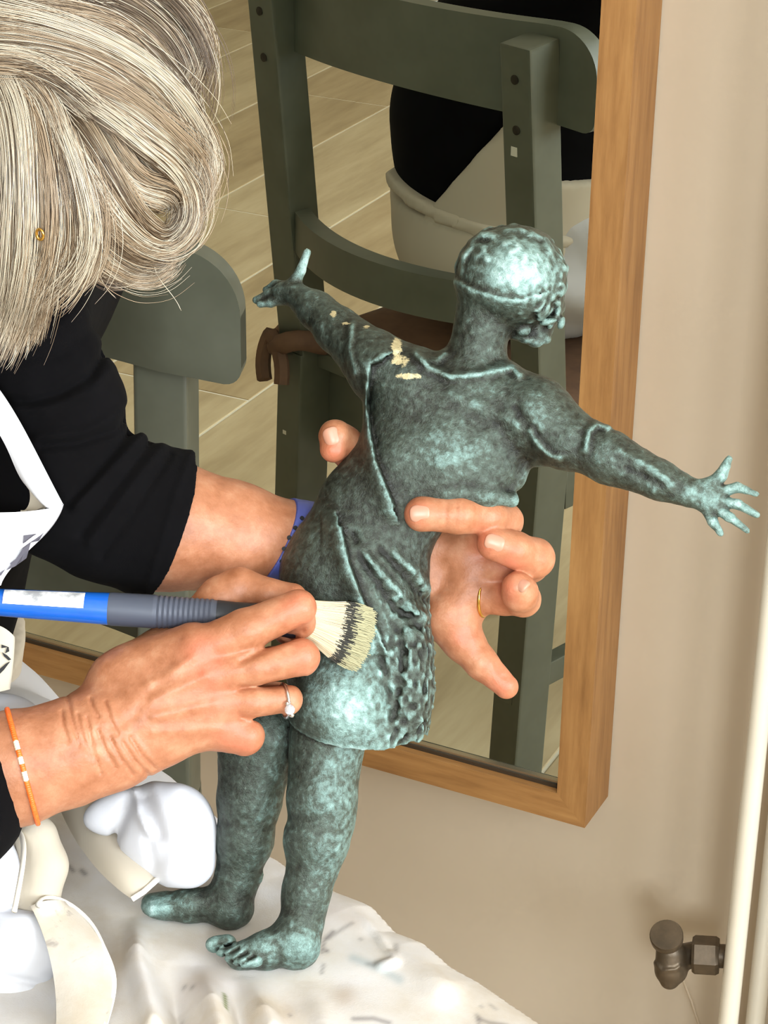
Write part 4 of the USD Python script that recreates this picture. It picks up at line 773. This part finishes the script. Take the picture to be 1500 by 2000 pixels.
# ---------------------------------------------------------------- things worn and held
plain('gold', 'e0b25a', .22, metallic=1.0); plain('silver', 'd8d8da', .18, metallic=1.0); plain('blue_rubber', '4a549a', .55); plain('strap_hole', '16161c', .7)
mottled('orange_bead', [(.3, 'f0641e'), (.7, 'ff7a30')], 600, .4); plain('pearl_bead', 'f2e6cc', .25)
look('stone', {'p': ('principled_bsdf', {'base_color': (.95, .96, 1), 'roughness': .02, 'transmission_weight': .6, 'ior': 2.0})})
def wpx(p): p = np.asarray(p, float); return P(p[..., 0], p[..., 1], ZH * (1 + p[..., 2] / FPX))
SPX = ZH / FPX
def loop(c, axis, r, squash, n=48, sdir=None):
    """points of an ellipse round an axis, in picture units"""
    axis = np.array(axis, float) / np.linalg.norm(axis); x = np.cross(axis, [0, 0, 1.0]) if sdir is None else np.array(sdir, float); x -= axis * (x @ axis); x /= np.linalg.norm(x); y = np.cross(axis, x)
    a = np.linspace(0, 2 * np.pi, n, endpoint=False); return np.array(c, float) + r * np.cos(a)[:, None] * x + r * squash * np.sin(a)[:, None] * y, axis
# blue watch strap with a row of holes
Bs = Blob((420, 930, 0), (690, 1190, 230), 2.6, ZH); Bs.chain([(450, 1047, 90, 114), (575, 1062, 112, 86)], 0); Bs.chain([(575, 1062, 112, 84), (690, 1075, 125, 90)], 10)
na, nc = np.array([.86, .42, .28]), np.array([560, 1068, 112.]); na /= np.linalg.norm(na)
for sg_ in (1, -1): Bs.cut(sg_ * na, nc + sg_ * na * 29, (420, 930, 0), (700, 1200, 240))
o0 = wpx(nc); wt = thing('watch_strap', 'blue rubber watch strap with punched holes on the left wrist', 'watch strap', o0); obj('strap', rel(Bs.build()[0], o0), 'blue_rubber', wt, smooth=60)
for hx, hy in ((590, 1012), (577, 1031), (565, 1050), (555, 1072), (550, 1096)):
    dz = Bs.front(hx, hy); g = np.array([Bs.front(hx + 6, hy) - dz, Bs.front(hx, hy + 6) - dz]) / 6; n_ = np.array([g[0], g[1], -1.0]); n_ /= np.linalg.norm(n_); a_, b_ = wpx((hx, hy, dz)), wpx(np.array([hx, hy, dz]) + n_ * 10)
    obj('strap_hole', rel(lathe([(0, -.0006), (.00115, -.0006), (.00115, .0003), (0, .0003)], a_, b_ - a_, 14), o0), 'strap_hole', wt, smooth=False)
# gold wedding band on the ring finger
lo_, ax_ = loop((948, 1166, 84), (1, .12, -.35), 38, 1.0); o0 = wpx(lo_.mean(0))
m_ = tube(wpx(lo_), .0009, 8, closed=True)
obj_ = thing('ring', 'plain gold band on the ring finger of the left hand', 'ring', o0); obj('band', rel(m_, o0), 'gold', obj_, smooth=True)
# silver ring with a clear stone
lo_, ax_ = loop((556, 1369, -200), (1, -.12, .25), 33, 1.0); o0 = wpx(lo_.mean(0))
ri = thing('ring', 'silver ring with a clear stone on the hand holding the brush', 'ring', o0); obj('band', rel(tube(wpx(lo_), .0009, 8, closed=True), o0), 'silver', ri, smooth=True)
st_ = wpx((566, 1386, -233)); obj('stone', rel(trimesh.creation.icosphere(1, .0026).apply_translation(st_), o0), 'stone', ri, smooth=False)
for q_ in ((561, 1374, -236), (570, 1397, -228)): obj('claw', rel(trimesh.creation.icosphere(2, .0012).apply_translation(wpx(q_)), o0), 'silver', ri, smooth=True)
# orange beaded bracelet on the right wrist
lo_, ax_ = loop((44, 1497, -225), (1, -.27, .0), 113, .83, 150); L_ = lo_; o0 = wpx((44, 1497, -225))
br = thing('bracelet', 'thin orange bead bracelet with a few pale beads on the right wrist', 'bracelet', o0)
pale = [k for k in range(150) if any(abs(L_[k, 1] - y) < 5 for y in (1452, 1462, 1482, 1489, 1512, 1519)) and L_[k, 2] < -225]
mk = lambda k: (lambda s_: s_)(trimesh.creation.icosphere(1, .00135).apply_translation(wpx(L_[k] + (L_[k] - [44, 1497, -225]) * .02)))
obj('bead_string', rel(cat([mk(k) for k in range(150) if k not in pale]), o0), 'orange_bead', br, smooth=True, kind='stuff')
for k in pale: obj('pale_bead', rel(mk(k), o0), 'pearl_bead', br, smooth=True)
# small gold earring in the hair
e0 = P(78, 458, ZHAIR * (1 + (hdz(78., 458.) - 70) / FPX)); er = thing('earring', 'small gold earring glinting among the hair', 'earring', e0)
aa = np.linspace(0, 2 * np.pi, 20)[:-1]; obj('hoop', tube(np.stack([.0018 * np.cos(aa), 0 * aa, .0024 * np.sin(aa)], -1), .0007, 6, closed=True), 'gold', er, smooth=True)
# ---- the brush
mottled('brush_blue', [(.3, '1257b8'), (.7, '1a66cc')], 20, .25, coat_weight=.4); plain('brush_grip', '474c5a', .5); plain('brush_black', '1d1f26', .5); mottled('brush_label', [(.35, '9b9ca0'), (.6, 'e8e8ea')], 120, .3)
plain('bristle', 'd9c9a8', .6); plain('bristle_dark', '38362f', .7); plain('bristle_tip', 'aea884', .7)
b0, b1 = np.array([-230, 1163, -150.]), np.array([600, 1212, -150.]); o0 = wpx(b0)
bx = (b1 - b0) / np.linalg.norm(b1 - b0)
pb = thing('paint_brush', 'round bristle brush with a blue and grey handle held in the right hand', 'brush', o0)
W0 = wpx(b0); WD = wpx(b1) - W0; WLn = np.linalg.norm(WD); WD /= WLn
def seg(prof): return rel(lathe([(r * SPX, x * WLn / 831.5) for r, x in prof], W0, WD, 28), o0)
obj('handle', seg([(0, 0), (14, 0), (20, 8), (25, 60), (26, 230), (29, 380), (31, 462), (31, 470)]), 'brush_blue', pb, smooth=40)
obj('grip', seg([(0, 440), (30, 440), (31.5, 450), (31.8, 530)] + [(31.8 - .012 * (x - 530) - (1.8 if i % 2 else 0), x) for i, x in enumerate(np.arange(534, 650, 5))] + [(28, 655), (24, 700), (24, 702), (0, 702)]), 'brush_grip', pb, smooth=40)
obj('ferrule', seg([(0, 655), (29, 655), (27, 690), (27, 730), (34, 790), (38, 815), (0, 815)]), 'brush_black', pb, smooth=40)
# pale sticker wrapped on the handle
uu, aa = np.meshgrid(np.linspace(240, 398, 40), np.linspace(-.62, .62, 18), indexing='ij'); rr = (27 + (uu - 230) * .02 + 1.2) * SPX; xx = uu * WLn / 831.5
xv = np.cross(WD, FW); xv /= np.linalg.norm(xv); xv = xv if xv @ UP > 0 else -xv; yv = -FW - WD * (-FW @ WD); yv /= np.linalg.norm(yv); an = aa * .9 + .55 + 0 * uu
edge = (np.abs(aa) / .62) ** 2 * 5 * np.sign(uu - 319); G_ = W0 + (xx + 0 * edge * SPX)[..., None] * WD + rr[..., None] * (np.sin(an)[..., None] * xv + np.cos(an)[..., None] * yv)
obj('sticker', rel(grid_mesh(G_), o0), 'brush_label', pb, smooth=True, label='worn white sticker')
# bristles: a flared tuft pressed on the skirt
r_ = np.random.default_rng(21); tuft = [[], [], []]
p0, p1 = np.array([590, 1205, -150.]), np.array([722, 1246, -112.])
for k in range(5200):
    a, q = r_.uniform(0, 6.283), np.sqrt(r_.random()); c, s_ = np.cos(a) * q, np.sin(a) * q
    d_ = (p1 - p0) / np.linalg.norm(p1 - p0); n1 = np.cross(d_, [0, 0, 1]); n1 /= np.linalg.norm(n1); n2 = np.cross(d_, n1)
    L = r_.uniform(.86, 1.03); t = np.linspace(0, 1, 7)[:, None]
    spread = 36 + (66 - 36) * t ** 1.3 - 10 * np.clip(t - .75, 0, 1) * 4 * q
    pts = p0 + (p1 - p0) * t * (L - .10 * q * q) + (n1 * c + n2 * s_ * .62) * spread + r_.normal(0, 2.5, 3) * t + np.array([0, 14, 0]) * t ** 2 * max(0, -c * np.sign(n1[1]) if False else c * n1[1])
    tuft[0].append(pts[:5]); (tuft[1].append(pts[4:6])); tuft[2].append(pts[5:])
for nm, mt, st in (('bristles', 'bristle', tuft[0]), ('bristle_band', 'bristle_dark', tuft[1]), ('bristle_tips', 'bristle_tip', tuft[2])):
    A = np.array(st); W = wpx(A) - o0; cu = UsdGeom.BasisCurves.Define(stage, numbered(str(pb.GetPath()), nm)); cu.CreateTypeAttr('linear'); cu.CreateCurveVertexCountsAttr(Vt.IntArray.FromNumpy(np.full(len(A), A.shape[1], np.int32)))
    cu.CreatePointsAttr(Vt.Vec3fArray.FromNumpy(W.reshape(-1, 3).astype(np.float32))); cu.CreateWidthsAttr(Vt.FloatArray([.00036])); cu.SetWidthsInterpolation('constant')
    UsdShade.MaterialBindingAPI.Apply(cu.GetPrim()).Bind(LOOK[mt]); tag(cu.GetPrim(), kind='stuff')
